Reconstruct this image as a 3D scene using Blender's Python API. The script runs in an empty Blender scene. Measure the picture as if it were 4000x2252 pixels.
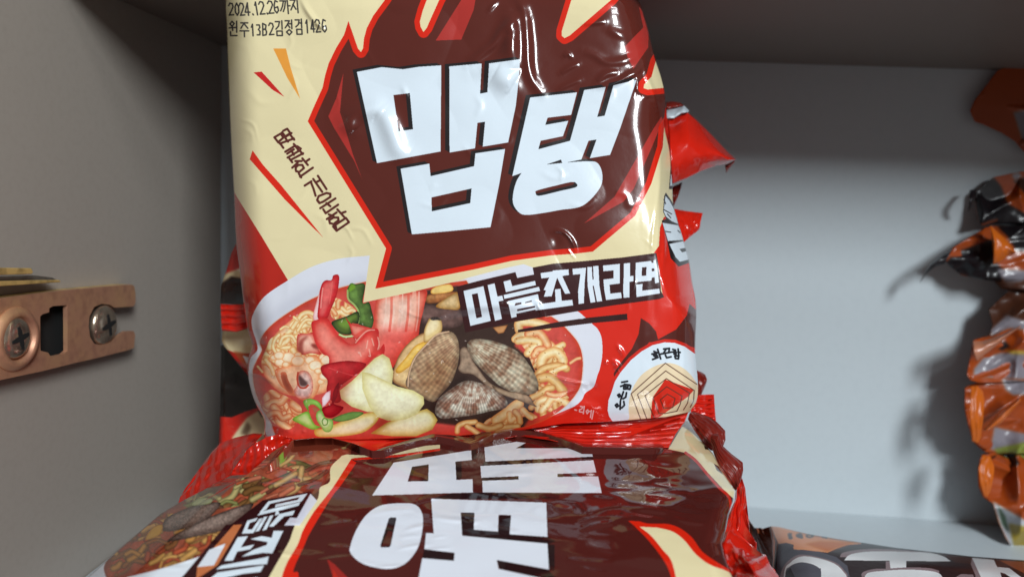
import bpy, math, random
import numpy as np
from mathutils import Matrix, Vector

# ------------------------------------------------------------------ camera, world, lamps
SC = bpy.context.scene
CXP, CYP, FP = 2000.0, 1126.0, 3000.0          # principal point and focal length of the photograph (its own pixels)
DB = 0.40                                       # camera to back panel
ROT = (Matrix.Rotation(math.radians(4.0), 3, 'Z') @ Matrix.Rotation(math.radians(90 - 6.6), 3, 'X')
       @ Matrix.Rotation(math.radians(2.5), 3, 'Z'))
RN = np.array(ROT)
def ray(px, py):
    px = np.asarray(px, float); py = np.asarray(py, float)
    v = np.stack([(px - CXP) / FP, -(py - CYP) / FP, -np.ones_like(px)], -1)
    return v @ RN.T
_r = ray(3400, 2012); CAMZ = -DB / _r[1] * _r[2]
CAM = np.array([0.0, -DB, CAMZ])
_r = ray(3100, 250);  ZCEIL = CAMZ + DB / _r[1] * _r[2]
_r = ray(866, 1200);  XL = DB / _r[1] * _r[0]
YF = -0.185                                     # cabinet front edge
def at(px, py, t):
    return CAM + ray(px, py) * np.asarray(t, float)[..., None]

cam = bpy.data.cameras.new('camera'); camo = bpy.data.objects.new('camera', cam)
SC.collection.objects.link(camo); SC.camera = camo
camo.matrix_world = Matrix.Translation(Vector(CAM)) @ ROT.to_4x4()
cam.sensor_width = 36; cam.lens = FP / 4000 * 36
cam.clip_start = 0.01; cam.clip_end = 50
cam.dof.use_dof = True; cam.dof.focus_distance = 0.24; cam.dof.aperture_fstop = 11.0

w = bpy.data.worlds.new("World"); SC.world = w; w.use_nodes = True
bg = w.node_tree.nodes['Background']; bg.inputs[0].default_value = (1.0, 0.90, 0.86, 1); bg.inputs[1].default_value = 0.135

def area(name, loc, target, sx, sy, watts, col):
    l = bpy.data.lights.new(name, 'AREA'); l.shape = 'RECTANGLE'; l.size = sx; l.size_y = sy
    l.energy = watts; l.color = col
    o = bpy.data.objects.new(name, l); SC.collection.objects.link(o); o.location = loc
    o.rotation_euler = (Vector(target) - Vector(loc)).to_track_quat('-Z', 'Y').to_euler()
    return o
area('ceiling_lamp', (0.80, -1.70, 1.06), (0, -0.1, 0.12), 0.40, 0.62, 35.0, (0.90, 0.97, 1.0))
area('added_highlight_lamp', (0.95, -1.5, 1.75), (0, -0.1, 0.12), 0.9, 0.12, 7.0, (0.93, 0.97, 1.0))  # unseen lamp, added to give the film extra highlights from above
SC.render.engine = 'CYCLES'
SC.cycles.use_denoising = True
SC.cycles.max_bounces = 8
SC.view_settings.view_transform = 'Standard'; SC.view_settings.look = 'None'
SC.view_settings.exposure = 0.10; SC.view_settings.gamma = 1.0

# ------------------------------------------------------------------ helpers: noise, curves, crops
def vnoise(x, y, seed=0):
    """smooth value noise in -1..1 on arrays"""
    x = np.asarray(x, float); y = np.asarray(y, float)
    rng = np.random.RandomState(seed); T = rng.rand(64, 64) * 2 - 1
    xi = np.floor(x).astype(int); yi = np.floor(y).astype(int)
    fx = x - xi; fy = y - yi
    fx = fx ** 3 * (fx * (6 * fx - 15) + 10); fy = fy ** 3 * (fy * (6 * fy - 15) + 10)
    a = T[yi & 63, xi & 63]; b = T[yi & 63, (xi + 1) & 63]
    c = T[(yi + 1) & 63, xi & 63]; d = T[(yi + 1) & 63, (xi + 1) & 63]
    return (a * (1 - fx) + b * fx) * (1 - fy) + (c * (1 - fx) + d * fx) * fy
def fbm(x, y, seed=0, n=3):
    s = 0; a = 1.0; tot = 0
    for k in range(n):
        s = s + a * vnoise(x * 2 ** k + 7.3 * k, y * 2 ** k + 3.1 * k, seed + k); tot += a; a *= 0.5
    return s / tot
def smooth(pts, closed=True, n=8):
    """Catmull-Rom through the points"""
    p = np.array(pts, float); N = len(p)
    if closed:
        q = np.concatenate([p[-1:], p, p[:2]])
        segs = N
    else:
        q = np.concatenate([2 * p[:1] - p[1:2], p, 2 * p[-1:] - p[-2:-1]])
        segs = N - 1
    out = []
    for i in range(segs):
        a, b, c, d = q[i:i + 4]
        for k in range(n):
            t = k / n
            out.append(0.5 * (2 * b + (c - a) * t + (2 * a - 5 * b + 4 * c - d) * t * t + (3 * b - a - 3 * c + d) * t ** 3))
    if not closed: out.append(p[-1])
    return np.array(out)
def resamp(pts, n):
    p = np.array(pts, float)
    s = np.concatenate([[0], np.cumsum(np.hypot(*np.diff(p, axis=0).T))]); s /= s[-1]
    u = np.linspace(0, 1, n)
    return np.stack([np.interp(u, s, p[:, 0]), np.interp(u, s, p[:, 1])], -1)
CROPS = dict(A=(850, 0, 2.417), B=(1750, 0, 2.417), C=(850, 500, 2.417), D=(1750, 500, 2.0142), E=(850, 1000, 1.908),
             F=(1750, 1000, 1.9075), G=(300, 1600, 2.1467), H=(1300, 1600, 2.1467), I=(2300, 1600, 2.2244),
             J=(2900, 1900, 2.3418), K=(3550, 200, 1.449), L=(3550, 1100, 1.38), M=(0, 950, 2.417), T=(1050, 480, 3.294),
             U=(870, 0, 5.99), V=(1760, 1000, 4.834), W=(2360, 1300, 3.815), X=(2540, 580, 3.02), Y=(2160, 980, 5.178),
             a=(980, 1080, 3.8154), b=(980, 1380, 3.8154), S=(1500, 1100, 2.416), N=(1900, 1200, 2.685),
             O=(2560, 380, 2.5), P=(2640, 1400, 1.702), Q=(800, 850, 1.45))
def c(k, *v):
    """measurements taken on an enlarged crop -> photograph pixels; v = x,y,x,y..."""
    ox, oy, s = CROPS[k]
    return [(ox + v[i] / s, oy + v[i + 1] / s) for i in range(0, len(v), 2)]
def p2(*v): return [(v[i], v[i + 1]) for i in range(0, len(v), 2)]

# ------------------------------------------------------------------ print artwork: a small polygon painter
def s2l(col):
    a = np.array(col, float) / 255.0
    return a
class Canvas:
    def __init__(s, x0, y0, x1, y1, base, k=1.0):
        s.x0, s.y0, s.x1, s.y1, s.k = x0, y0, x1, y1, k
        s.w = int((x1 - x0) * k); s.h = int((y1 - y0) * k)
        s.a = np.empty((s.h, s.w, 3), np.float32); s.a[:] = s2l(base)
    def loc(s, pts):
        p = np.array(pts, float); return (p - [s.x0, s.y0]) * s.k
    def mask(s, pts, pad=0):
        p = s.loc(pts)
        x0 = max(int(p[:, 0].min()) - pad, 0); x1 = min(int(p[:, 0].max()) + 2 + pad, s.w)
        y0 = max(int(p[:, 1].min()) - pad, 0); y1 = min(int(p[:, 1].max()) + 2 + pad, s.h)
        if x1 <= x0 or y1 <= y0: return None
        m = np.zeros((y1 - y0, x1 - x0 + 1), np.int32)
        q = np.roll(p, -1, 0)
        for (ax, ay), (bx, by) in zip(p, q):
            if ay == by: continue
            if ay > by: ax, ay, bx, by = bx, by, ax, ay
            r0 = max(int(math.ceil(ay - 0.5)), y0); r1 = min(int(math.ceil(by - 0.5)), y1)
            if r1 <= r0: continue
            r = np.arange(r0, r1)
            xc = ax + (r + 0.5 - ay) * (bx - ax) / (by - ay)
            ix = np.clip(np.ceil(xc - 0.5).astype(int) - x0, 0, x1 - x0)
            np.add.at(m, (r - y0, ix), 1)
        m = (np.cumsum(m, 1) % 2)[:, :-1].astype(np.float32)
        return m, x0, y0
    @staticmethod
    def blur(m, r):
        r = max(int(r), 1)
        for _ in range(2):
            for ax in (0, 1):
                k = 2 * r + 1
                pw = [(0, 0), (0, 0)]; pw[ax] = (r + 1, r)
                cs = np.cumsum(np.pad(m, pw), axis=ax)
                m = (cs[k:] - cs[:-k]) / k if ax == 0 else (cs[:, k:] - cs[:, :-k]) / k
        return m
    def put(s, m, x0, y0, col):
        h, w_ = m.shape
        v = s.a[y0:y0 + h, x0:x0 + w_]
        v += (np.asarray(col, np.float32) - v) * m[..., None]
    def poly(s, pts, col, sm=0, alpha=1.0, soft=0, clip=None):
        if sm: pts = smooth(pts)
        r = s.mask(pts, pad=int(soft * 3) if soft else 0)
        if r is None: return
        m, x0, y0 = r
        if soft: m = s.blur(m, soft)
        if clip is not None: m = m * clip[y0:y0 + m.shape[0], x0:x0 + m.shape[1]]
        s.put(m * alpha, x0, y0, s2l(col))
    def full(s, pts, sm=0):
        if sm: pts = smooth(pts)
        f = np.zeros((s.h, s.w), np.float32); r = s.mask(pts)
        if r: f[r[2]:r[2] + r[0].shape[0], r[1]:r[1] + r[0].shape[1]] = r[0]
        return f
    def blob(s, pts, edge, mid, hi=None, r=14, off=(-8, -10), sm=1, nz=0.0, nsc=14.0, seed=1, clip=None):
        """shape with the shading a food photograph gives it: edge tone, body tone, lit side"""
        if sm: pts = smooth(pts)
        q = s.mask(pts, pad=4)
        if q is None: return
        m, x0, y0 = q
        bl = np.clip((s.blur(m, r * s.k) - 0.42) / 0.5, 0, 1)[..., None]
        col = s2l(edge) * (1 - bl) + s2l(mid) * bl
        if hi is not None:
            sh = np.roll(np.roll(m, int(off[1] * s.k), 0), int(off[0] * s.k), 1)
            b2 = np.clip((s.blur(m * sh, r * s.k * 1.3) - 0.62) / 0.38, 0, 1)[..., None]
            col = col * (1 - b2) + s2l(hi) * b2
        if nz:
            yy, xx = np.mgrid[0:m.shape[0], 0:m.shape[1]]
            col = col * (1 + nz * fbm((xx + x0) / nsc / s.k, (yy + y0) / nsc / s.k, seed)[..., None])
        if clip is not None: m = m * clip[y0:y0 + m.shape[0], x0:x0 + m.shape[1]]
        s.put(m, x0, y0, np.clip(col, 0, 1))
    def dist(s, pts, pad):
        p = s.loc(pts)
        x0 = max(int(p[:, 0].min() - pad), 0); x1 = min(int(p[:, 0].max() + pad) + 1, s.w)
        y0 = max(int(p[:, 1].min() - pad), 0); y1 = min(int(p[:, 1].max() + pad) + 1, s.h)
        if x1 <= x0 or y1 <= y0: return None
        yy, xx = np.mgrid[y0:y1, x0:x1].astype(np.float32)
        d = np.full(xx.shape, 1e9, np.float32)
        for a, b in zip(p[:-1], p[1:]):
            u = b - a; L = (u @ u) or 1e-9
            t = np.clip(((xx - a[0]) * u[0] + (yy - a[1]) * u[1]) / L, 0, 1)
            d = np.minimum(d, np.hypot(xx - a[0] - t * u[0], yy - a[1] - t * u[1]))
        return d, x0, y0
    def line(s, pts, wd, col, sm=0, alpha=1.0, clip=None, close=0):
        if close: pts = list(pts) + [pts[0]]
        if sm: pts = smooth(pts, False, 6)
        r = s.dist(pts, wd)
        if r is None: return
        d, x0, y0 = r
        m = np.clip(wd * s.k / 2 - d + 0.5, 0, 1)
        if clip is not None: m = m * clip[y0:y0 + m.shape[0], x0:x0 + m.shape[1]]
        s.put(m * alpha, x0, y0, s2l(col))
    def tube(s, pts, wd, edge, mid, hi, sm=1, clip=None):
        if sm: pts = smooth(pts, False, 6)
        r = s.dist(pts, wd)
        if r is None: return
        d, x0, y0 = r
        q = np.clip(1 - d / (wd * s.k / 2), 0, 1)
        m = np.clip(wd * s.k / 2 - d + 0.5, 0, 1)
        b = np.clip(q * 2.2, 0, 1)[..., None]; h = np.clip((q - 0.45) * 2.2, 0, 1)[..., None]
        col = s2l(edge) * (1 - b) + s2l(mid) * b; col = col * (1 - h) + s2l(hi) * h
        if clip is not None: m = m * clip[y0:y0 + m.shape[0], x0:x0 + m.shape[1]]
        s.put(m, x0, y0, col)
    def tint(s, pts, f, sm=1, soft=10, clip=None):
        if sm: pts = smooth(pts)
        r = s.mask(pts, pad=int(soft * 3))
        if r is None: return
        m, x0, y0 = r; m = s.blur(m, soft)[..., None]
        v = s.a[y0:y0 + m.shape[0], x0:x0 + m.shape[1]]
        v *= 1 + (np.array(f, np.float32) - 1) * m
    def image(s, name):
        im = bpy.data.images.new(name, s.w, s.h)
        px = np.ones((s.h, s.w, 4), np.float32); px[..., :3] = np.clip(s.a[::-1], 0, 1)
        im.pixels.foreach_set(px.ravel()); im.update(); im.pack()
        return im
    def uv(s, px, py):
        return (np.asarray(px) - s.x0) / (s.x1 - s.x0), 1 - (np.asarray(py) - s.y0) / (s.y1 - s.y0)
# ------------------------------------------------------------------ artwork of the front of the standing noodle packet
CREAM = (236, 222, 176); RED = (222, 38, 16); BROWN = (92, 36, 28); WHITE = (228, 238, 248); INK = (34, 30, 32)
DKRED = (186, 38, 26); LETTER = (226, 238, 248)
def noodle(cv, pts, wd=20, tone=0, clip=None):
    e, m, h = [((222, 146, 84), (246, 208, 144), (253, 232, 184)), ((190, 112, 58), (226, 174, 106), (243, 208, 148)),
               ((208, 98, 62), (238, 168, 112), (250, 208, 158))][tone]
    cv.tube(pts, wd, e, m, h, clip=clip)
def squiggles(cv, poly, n, wd, seed, tone, L=90):
    cl = cv.full(poly, 1); rng = np.random.RandomState(seed)
    P = np.array(poly, float); lo, hi = P.min(0), P.max(0)
    for i in range(n):
        x, y = rng.rand(2) * (hi - lo) + lo; a = rng.rand() * 6.28; pts = []
        for k in range(5):
            pts.append((x, y)); a += (rng.rand() - 0.5) * 2.2
            x += math.cos(a) * L / 4; y += math.sin(a) * L / 4
        t = tone if rng.rand() > 0.35 else 2
        noodle(cv, pts, wd * (0.8 + 0.4 * rng.rand()), t, cl)
def shell(cv, outline, hinge, cols, rings=11, ribs=40, seed=3, contrast=0.28):
    """ribbed, growth-banded clam shell"""
    pts = smooth(outline); r = cv.mask(pts, pad=4); m, x0, y0 = r
    yy, xx = np.mgrid[0:m.shape[0], 0:m.shape[1]].astype(np.float32)
    X = (xx + x0) / cv.k + cv.x0 - hinge[0]; Y = (yy + y0) / cv.k + cv.y0 - hinge[1]
    an = np.arctan2(Y, X); rad = np.hypot(X, Y)
    nz = fbm(an * 7, rad / 22, seed, 3); n2 = fbm(X / 14, Y / 14, seed + 5, 3)
    t = 0.5 + 0.5 * np.clip(nz * 1.7 + n2 * 0.9, -1, 1)
    bl = np.clip((cv.blur(m, 16) - 0.4) / 0.55, 0, 1)
    col = s2l(cols[0]) * (1 - t[..., None]) + s2l(cols[1]) * t[..., None]
    rib = 0.5 + 0.5 * np.sin(an * ribs); band = 0.5 + 0.5 * np.sin(rad / rings * 2.2 + nz * 1.4)
    col = col * (1 - contrast * rib[..., None]) * (1 - 0.10 * band[..., None]) * (0.70 + 0.38 * bl[..., None])
    lit = np.clip(0.5 - (Y + X * 0.2) / 260, 0, 1)[..., None] * 0.18 + 0.94
    cv.put(m, x0, y0, np.clip(col * lit, 0, 1))

def paint_main():
    cv = Canvas(840, -260, 2800, 1840, CREAM, 0.9)
    P = cv.poly
    # flame panel
    F = p2(1466, 1127, 1508, 970, 1202, 474, 1225, 420, 1260, 343, 1270, 295, 1284, 248, 1312, 190, 1344, 137, 1361, 83, 1398, 190, 1410, 204,
           1418, 190, 1422, 150, 1433, 110, 1458, 62, 1504, 0, 1560, -90, 1600, -230, 1690, -60, 1652, 40, 1640, 85, 1643, 106, 1654, 126,
           1667, 110, 1680, 80, 1716, 0, 1790, -140, 1900, -250, 2200, -250, 2260, -60, 2232, 0, 2195, 120, 2194, 140, 2205, 150, 2225, 140, 2388, 0,
           2500, -140, 2640, -100, 2700, 100, 2590, 190, 2561, 240, 2545, 300, 2516, 330, 2514, 345, 2530, 350, 2600, 343, 2700, 345, 2640, 420,
           2594, 500, 2589, 574, 2544, 718, 2480, 843, 2316, 982, 2250, 990, 2152, 997, 2000, 1018, 1850, 1052)
    # shards on the cream
    P(c('A', 525, 460, 645, 458, 690, 640, 780, 935, 660, 740), (236, 158, 62))
    P(c('A', 340, 685, 415, 677, 500, 770, 630, 915, 520, 850), (206, 36, 34))
    P(c('C', 330, 212, 303, 295, 640, 680, 1003, 1040, 600, 540, 430, 350), (222, 40, 20))
    # reds behind the bowl
    P(p2(840, 700, 908, 735, 926, 770, 1020, 920, 1125, 1094, 1300, 1300, 1400, 1840, 840, 1840), DKRED)
    P(p2(1900, 1300, 2160, 1200, 2560, 1100, 2590, 1158, 2577, 1081, 2556, 1060, 2556, 985, 2574, 960, 2578, 890, 2592, 850, 2800, 700, 2800, 1840, 840, 1840, 1300, 1400), (222, 40, 24))
    # bowl
    sm = lambda q: [tuple(v) for v in smooth(q, False, 6)]
    rim = sm(c('E', 1135, -5, 900, 20, 700, 80, 525, 180, 350, 300, 265, 430, 255, 520, 290, 640, 295, 700, 245, 760, 232, 860, 236, 960, 280, 1120, 340, 1260)) + \
        p2(1050, 1725, 1400, 1740, 1900, 1705) + sm(c('N', 560, 1190, 820, 1080, 930, 1030, 1000, 970, 1040, 895, 1125, 830, 1165, 710, 1190, 640, 1215, 500, 1210, 330, 1170, 230, 1110, 172, 1040, 108, 960, 42, 880, 30))
    rim += p2(2090, 1200) + c('V', 1575, 350, 1555, 215) + sm(c('V', 1380, 150, 1050, 220, 700, 310, 200, 440))
    P(rim, (226, 228, 238))
    cv.tint(c('E', 330, 480, 420, 400, 700, 230, 1100, 150, 1100, 230, 700, 330, 420, 520, 330, 640), (0.93, 0.93, 0.94), soft=16)
    broth = sm(c('E', 1105, 190, 900, 240, 700, 320, 560, 400, 430, 490, 350, 570, 315, 640, 330, 700, 290, 780, 262, 860, 280, 1000, 330, 1120, 400, 1240)) + \
        p2(1080, 1712, 1400, 1725, 1800, 1705) + sm(c('N', 400, 1250, 600, 1180, 770, 1080, 880, 980, 950, 890, 990, 800, 1010, 620, 1000, 480, 960, 370, 900, 290, 820, 205, 760, 150, 680, 95)) + \
        c('V', 1880, 1140, 700, 1200, 300, 460, 0, 500) + p2(1500, 1150)
    P(broth, (232, 132, 70), soft=3)
    bm = cv.full(broth)
    cv.blob(broth, (206, 70, 40), (206, 62, 50), (214, 80, 70), r=14, sm=0, nz=0.06, nsc=40)
    # pot background of mussels and dark broth
    P(p2(1655, 1135, 1790, 1115, 1830, 1285, 2035, 1245, 2020, 1310, 2010, 1350, 2120, 1440, 2090, 1600, 2030, 1690, 1700, 1650, 1620, 1600, 1490, 1560, 1440, 1440, 1560, 1330), (62, 44, 38), soft=3, clip=bm)
    cv.blob(c('S', 360, 215, 560, 240, 720, 260, 740, 400, 560, 440, 350, 380), (66, 46, 44), (112, 84, 78), None, r=14, nz=0.25, nsc=20, clip=bm)
    cv.blob(c('S', 400, 125, 560, 100, 690, 95, 640, 170, 500, 200, 400, 200), (84, 46, 24), (170, 104, 58), (200, 140, 86), r=8, nz=0.2, clip=bm)
    cv.blob(c('S', 490, 235, 560, 170, 640, 120, 700, 105, 715, 250, 620, 262), (150, 100, 40), (204, 166, 110), (222, 190, 140), r=9, nz=0.15, clip=bm)
    cv.blob(c('S', 450, 70, 520, 35, 630, 25, 640, 90, 460, 115), (220, 150, 60), (248, 214, 130), None, r=6, clip=bm)
    cv.blob(c('S', 1025, 430, 1170, 405, 1130, 480, 1080, 490), (140, 80, 40), (210, 150, 96), None, r=5, clip=bm, sm=0)
    cv.blob(c('E', 325, 800, 400, 620, 540, 480, 680, 410, 760, 520, 860, 780, 820, 1000, 560, 1040, 400, 960), (226, 120, 84), (242, 188, 140), (250, 214, 170), r=16, nz=.12, nsc=18, clip=bm)
    # noodles, left side
    squiggles(cv, c('E', 330, 800, 360, 700, 400, 610, 520, 560, 560, 470, 680, 410, 740, 480, 720, 600, 800, 740, 850, 800, 640, 900, 560, 900, 420, 860), 150, 22, 4, 0)
    squiggles(cv, c('E', 320, 1110, 380, 1000, 470, 1020, 620, 1120, 600, 1230, 520, 1290, 420, 1240), 26, 30, 9, 2, 110)
    squiggles(cv, c('E', 850, 330, 900, 315, 1020, 390, 1010, 430, 880, 470, 840, 420), 16, 22, 3, 0)
    for q, wd in ((c('a', 620, 760, 700, 640, 760, 560, 850, 530, 930, 560), 34), (c('a', 700, 800, 760, 700, 820, 640, 900, 640), 26),
                  (c('a', 420, 860, 360, 930, 330, 1040, 370, 1130), 26), (c('a', 430, 1000, 480, 900, 600, 880, 660, 960), 28),
                  (c('a', 300, 1180, 350, 1260, 430, 1220, 520, 1270), 28), (c('b', 220, 90, 300, 200, 340, 300), 32),
                  (c('a', 640, 600, 690, 640), 20), (c('a', 440, 780, 500, 740, 560, 750), 18), (c('b', 100, 190, 170, 270), 18)):
        noodle(cv, q, wd * 0.9 / 1.6)
    # octopus ring slices
    cv.blob(c('b', 360, 250, 520, 190, 640, 150, 800, 60, 960, 20, 1040, 120, 1050, 330, 1000, 560, 900, 680, 760, 690, 620, 600, 440, 470), (226, 120, 70), (244, 184, 138), (252, 206, 166), r=14, nz=0.10, nsc=16)
    cv.blob(c('b', 440, 300, 520, 280, 560, 400, 640, 560, 600, 620, 500, 500), (222, 120, 80), (150, 70, 50), None, r=12)
    cv.blob(c('b', 700, 300, 770, 250, 860, 280, 920, 400, 920, 560, 850, 660, 700, 660, 640, 560, 680, 480), (216, 120, 96), (234, 190, 180), (246, 214, 204), r=12, nz=0.16, nsc=10, seed=8)
    cv.poly(c('b', 715, 320, 760, 350, 840, 430, 830, 480, 740, 480, 712, 400), (92, 62, 60), 1, soft=3)
    cv.line(c('b', 700, 280, 690, 380, 720, 490, 800, 510, 850, 470), 7, (196, 70, 50), 1)
    cv.blob(c('a', 700, 860, 840, 850, 930, 840, 1000, 1060, 1060, 1160, 900, 1140, 760, 1160, 690, 1060), (206, 60, 50), (238, 168, 146), (246, 192, 170), r=13, nz=0.10)
    cv.poly(c('a', 720, 960, 800, 900, 860, 880, 790, 960, 770, 1060, 780, 1150, 700, 1100), (168, 78, 66), 1, soft=4)
    cv.poly(c('a', 900, 1000, 990, 1010, 1010, 1075, 930, 1060), (150, 60, 50), 1, soft=3)
    for i, (x, y) in enumerate(c('b', 340, 60, 430, 130, 560, 60, 700, 20, 880, 100, 960, 180, 1000, 260, 1090, 60, 1140, 100, 1040, 420, 1090, 340, 700, 110, 520, 160, 420, 30)):
        r = 15 + 6 * ((i * 7) % 3)
        cv.blob([(x + r * math.cos(t), y + r * 0.8 * math.sin(t)) for t in np.linspace(0, 5.5, 7)], (238, 150, 92), (250, 214, 168), (254, 232, 200), r=5, off=(-3, -4))
    # leek
    cv.blob(c('a', 1490, 100, 1560, 110, 1700, 120, 1665, 385, 1760, 380, 1800, 500, 1830, 650, 1790, 770, 1700, 740, 1590, 690, 1610, 560, 1580, 470, 1470, 380, 1430, 280, 1440, 180), (34, 62, 26), (78, 104, 50), (96, 128, 60), r=9, nz=0.3, nsc=22)
    cv.line(c('a', 1440, 200, 1450, 330, 1540, 420, 1600, 520, 1600, 680), 7, (170, 190, 110), 1)
    cv.poly(c('a', 1490, 105, 1560, 140, 1530, 190, 1450, 220), (112, 156, 44), 1, soft=2)
    cv.blob(c('a', 1210, 670, 1420, 590, 1600, 520, 1600, 690, 1500, 700, 1500, 850, 1340, 850, 1240, 760), (30, 46, 22), (84, 104, 44), (120, 156, 60), r=10, off=(6, -14))
    cv.tube(c('a', 1320, 860, 1400, 890, 1510, 880), 9, (90, 130, 40), (190, 214, 130), (236, 240, 200))
    # shrimp and crab stick
    cv.blob(c('a', 930, 560, 1000, 300, 1040, 200, 1050, 640, 980, 660, 930, 640), (220, 140, 130), (244, 206, 206), None, r=6)
    cv.blob(c('a', 1230, -20, 1310, -20, 1310, 120, 1270, 300, 1180, 520, 1130, 620, 1000, 620, 1010, 400, 1040, 160, 1100, 60, 1200, 50), (176, 22, 28), (212, 44, 50), (232, 104, 100), r=9, off=(-9, -4), nz=0.08, nsc=12)
    cv.line(c('a', 1070, 170, 1050, 330, 1040, 460), 5, (244, 160, 150), 1, alpha=.8)
    cv.line(c('a', 1210, 70, 1200, 200, 1170, 400), 3, (240, 120, 110), 1, alpha=.7)
    cv.blob(c('S', -60, 140, 180, 110, 395, 75, 380, 230, 340, 400, 320, 520, 240, 620, 120, 760, 60, 820, -60, 760, -100, 600), (206, 60, 46), (236, 140, 116), (250, 204, 184), r=22, nz=0.08, nsc=18, seed=5)
    for k, (x0_, x1_) in enumerate(((20, -10), (70, 50), (120, 100), (175, 150), (230, 205), (285, 260), (330, 300))):
        cv.line(c('S', x0_, 130 - k * 6, (x0_ + x1_) / 2 + 8, 300, x1_, 460), 5 + 5 * (k % 3), [(250, 214, 196), (232, 90, 70), (246, 188, 164)][k % 3], 1, alpha=.62)
    cv.tint(c('S', -60, 480, 120, 440, 320, 430, 300, 560, 100, 800, -40, 780), (0.96, 0.5, 0.5), soft=20)
    cv.blob(c('a', 900, 700, 990, 640, 1060, 610, 1140, 620, 1200, 700, 1290, 850, 1340, 900, 1500, 1010, 1640, 920, 1760, 800, 1900, 790, 1900, 1080, 1984, 1000, 1984, 1150, 1880, 1160, 1740, 1290, 1600, 1440, 1400, 1480, 1180, 1420, 1160, 1200, 1070, 1150, 960, 980), (206, 40, 40), (232, 78, 68), (246, 140, 124), r=18, off=(-10, -6), nz=0.05, nsc=20)
    cv.blob(c('a', 1410, 600, 1500, 700, 1700, 740, 1830, 790, 1700, 850, 1580, 930, 1530, 920, 1480, 760), (190, 44, 40), (228, 84, 72), (244, 150, 130), r=7, nz=0.05)
    for q in (c('a', 1560, 980, 1640, 880, 1740, 800, 1840, 790), c('a', 1890, 900, 1910, 1000, 1890, 1080), c('a', 1740, 950, 1720, 1060), c('a', 1800, 920, 1830, 1020), c('a', 1620, 1120, 1640, 1180), c('a', 1760, 1080, 1780, 1180)):
        cv.line(q, 4.5, (250, 190, 170), 1, alpha=.75)
    # chili
    cv.blob(c('b', 1060, 180, 1300, 120, 1500, 110, 1720, 160, 1560, 320, 1330, 500, 1340, 700, 1220, 720, 1130, 560, 1140, 400, 1060, 300), (150, 14, 22), (186, 26, 34), (208, 50, 54), r=12, nz=0.1)
    cv.line(c('b', 1160, 210, 1330, 270, 1530, 330), 4, (226, 80, 80), 1, alpha=.7)
    cv.blob(c('b', 1080, 800, 1200, 740, 1230, 560, 1310, 430, 1290, 620, 1240, 740, 1340, 780, 1380, 810, 1300, 900, 1180, 955, 1060, 900, 1055, 830), (132, 8, 22), (176, 22, 34), (196, 40, 48), r=9)
    cv.blob(c('b', 1060, 660, 1120, 580, 1190, 545, 1180, 680, 1110, 770, 1065, 800), (230, 150, 160), (246, 226, 232), None, r=5, sm=0)
    # noodles right of the clams
    def nd(*v, w_=26, t=0): noodle(cv, c('N', *v), w_, t, bm)
    squiggles(cv, c('N', 300, 300, 420, 260, 560, 250, 660, 330, 780, 400, 860, 560, 880, 660, 820, 860, 860, 960, 700, 1080, 520, 1160, 300, 1230, 0, 1290, 0, 1180, 300, 1060, 520, 960, 540, 760, 480, 600, 420, 460), 60, 24, 21, 1, 110)
    nd(340, 230, 340, 165, 440, 150, 560, 170, 640, 200, w_=34); nd(300, 330, 360, 280, 430, 290, 500, 270, w_=30); nd(440, 280, 540, 260, 600, 320, 640, 390, w_=34, t=2)
    nd(330, 350, 440, 340, 540, 360, 540, 400, 480, 420, 430, 480, w_=30); nd(500, 500, 540, 440, 600, 440, w_=28, t=2)
    nd(690, 450, 740, 420, 800, 390, w_=26); nd(570, 580, 600, 510, 680, 470, 740, 470, 790, 530, 800, 560, w_=40)
    nd(520, 720, 580, 650, 660, 620, 760, 610, 840, 640, w_=30, t=1); nd(680, 680, 760, 640, 830, 620, w_=22); nd(560, 740, 660, 730, 740, 800, 800, 870, w_=38, t=1)
    nd(480, 940, 560, 900, 640, 850, 690, 840, w_=28, t=1); nd(540, 1070, 540, 1000, 620, 960, w_=26); nd(580, 1080, 640, 1010, 690, 950, 760, 960, 850, 1010, w_=28)
    nd(100, 1180, 200, 1110, 300, 1030, 340, 1010, w_=40); nd(240, 1110, 250, 1180, 290, 1160, w_=24); nd(300, 1090, 340, 1140, 350, 1200, w_=26, t=1); nd(380, 1070, 440, 1130, 470, 1150, w_=24)
    nd(20, 1280, 80, 1240, 190, 1230, w_=24); nd(100, 1270, 200, 1250, 330, 1240, w_=22, t=1); nd(640, 900, 720, 920, 820, 900, w_=22, t=2); nd(880, 580, 940, 540, 980, 530, w_=14, t=2)
    noodle(cv, c('S', 690, 1410, 700, 1360, 760, 1330, 860, 1320), 22, 1, bm); noodle(cv, c('S', 780, 1360, 860, 1410, 900, 1440), 22, 1, bm); noodle(cv, c('S', 890, 1350, 1000, 1380, 1100, 1350), 26, 1, bm)
    rng = np.random.RandomState(5)
    for k in range(46):                        # pepper specks on the noodles
        x, y = c('N', 300 + rng.rand() * 520, 260 + rng.rand() * 800)[0]
        cv.line([(x, y), (x + 1, y + 1)], 4, (150, 84, 36), alpha=.7)
    # clams
    cv.blob(c('S', 470, 540, 380, 480, 250, 560, 150, 680, 90, 830, 85, 940, 200, 1000, 260, 1000, 300, 700), (120, 74, 40), (206, 160, 106), (232, 196, 140), r=9, nz=.1)
    cv.blob(c('S', 110, 830, 200, 720, 300, 600, 420, 560, 350, 680, 260, 780, 150, 860), (206, 140, 40), (240, 190, 84), (250, 216, 130), r=8)
    cv.blob(c('S', 380, 460, 410, 380, 440, 340, 530, 345, 545, 460, 460, 530, 380, 570), (176, 130, 70), (232, 202, 140), (246, 226, 180), r=8)
    cv.poly(c('S', 440, 340, 500, 330, 540, 360, 500, 360, 450, 360), (50, 36, 30), 1, soft=1)
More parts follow.
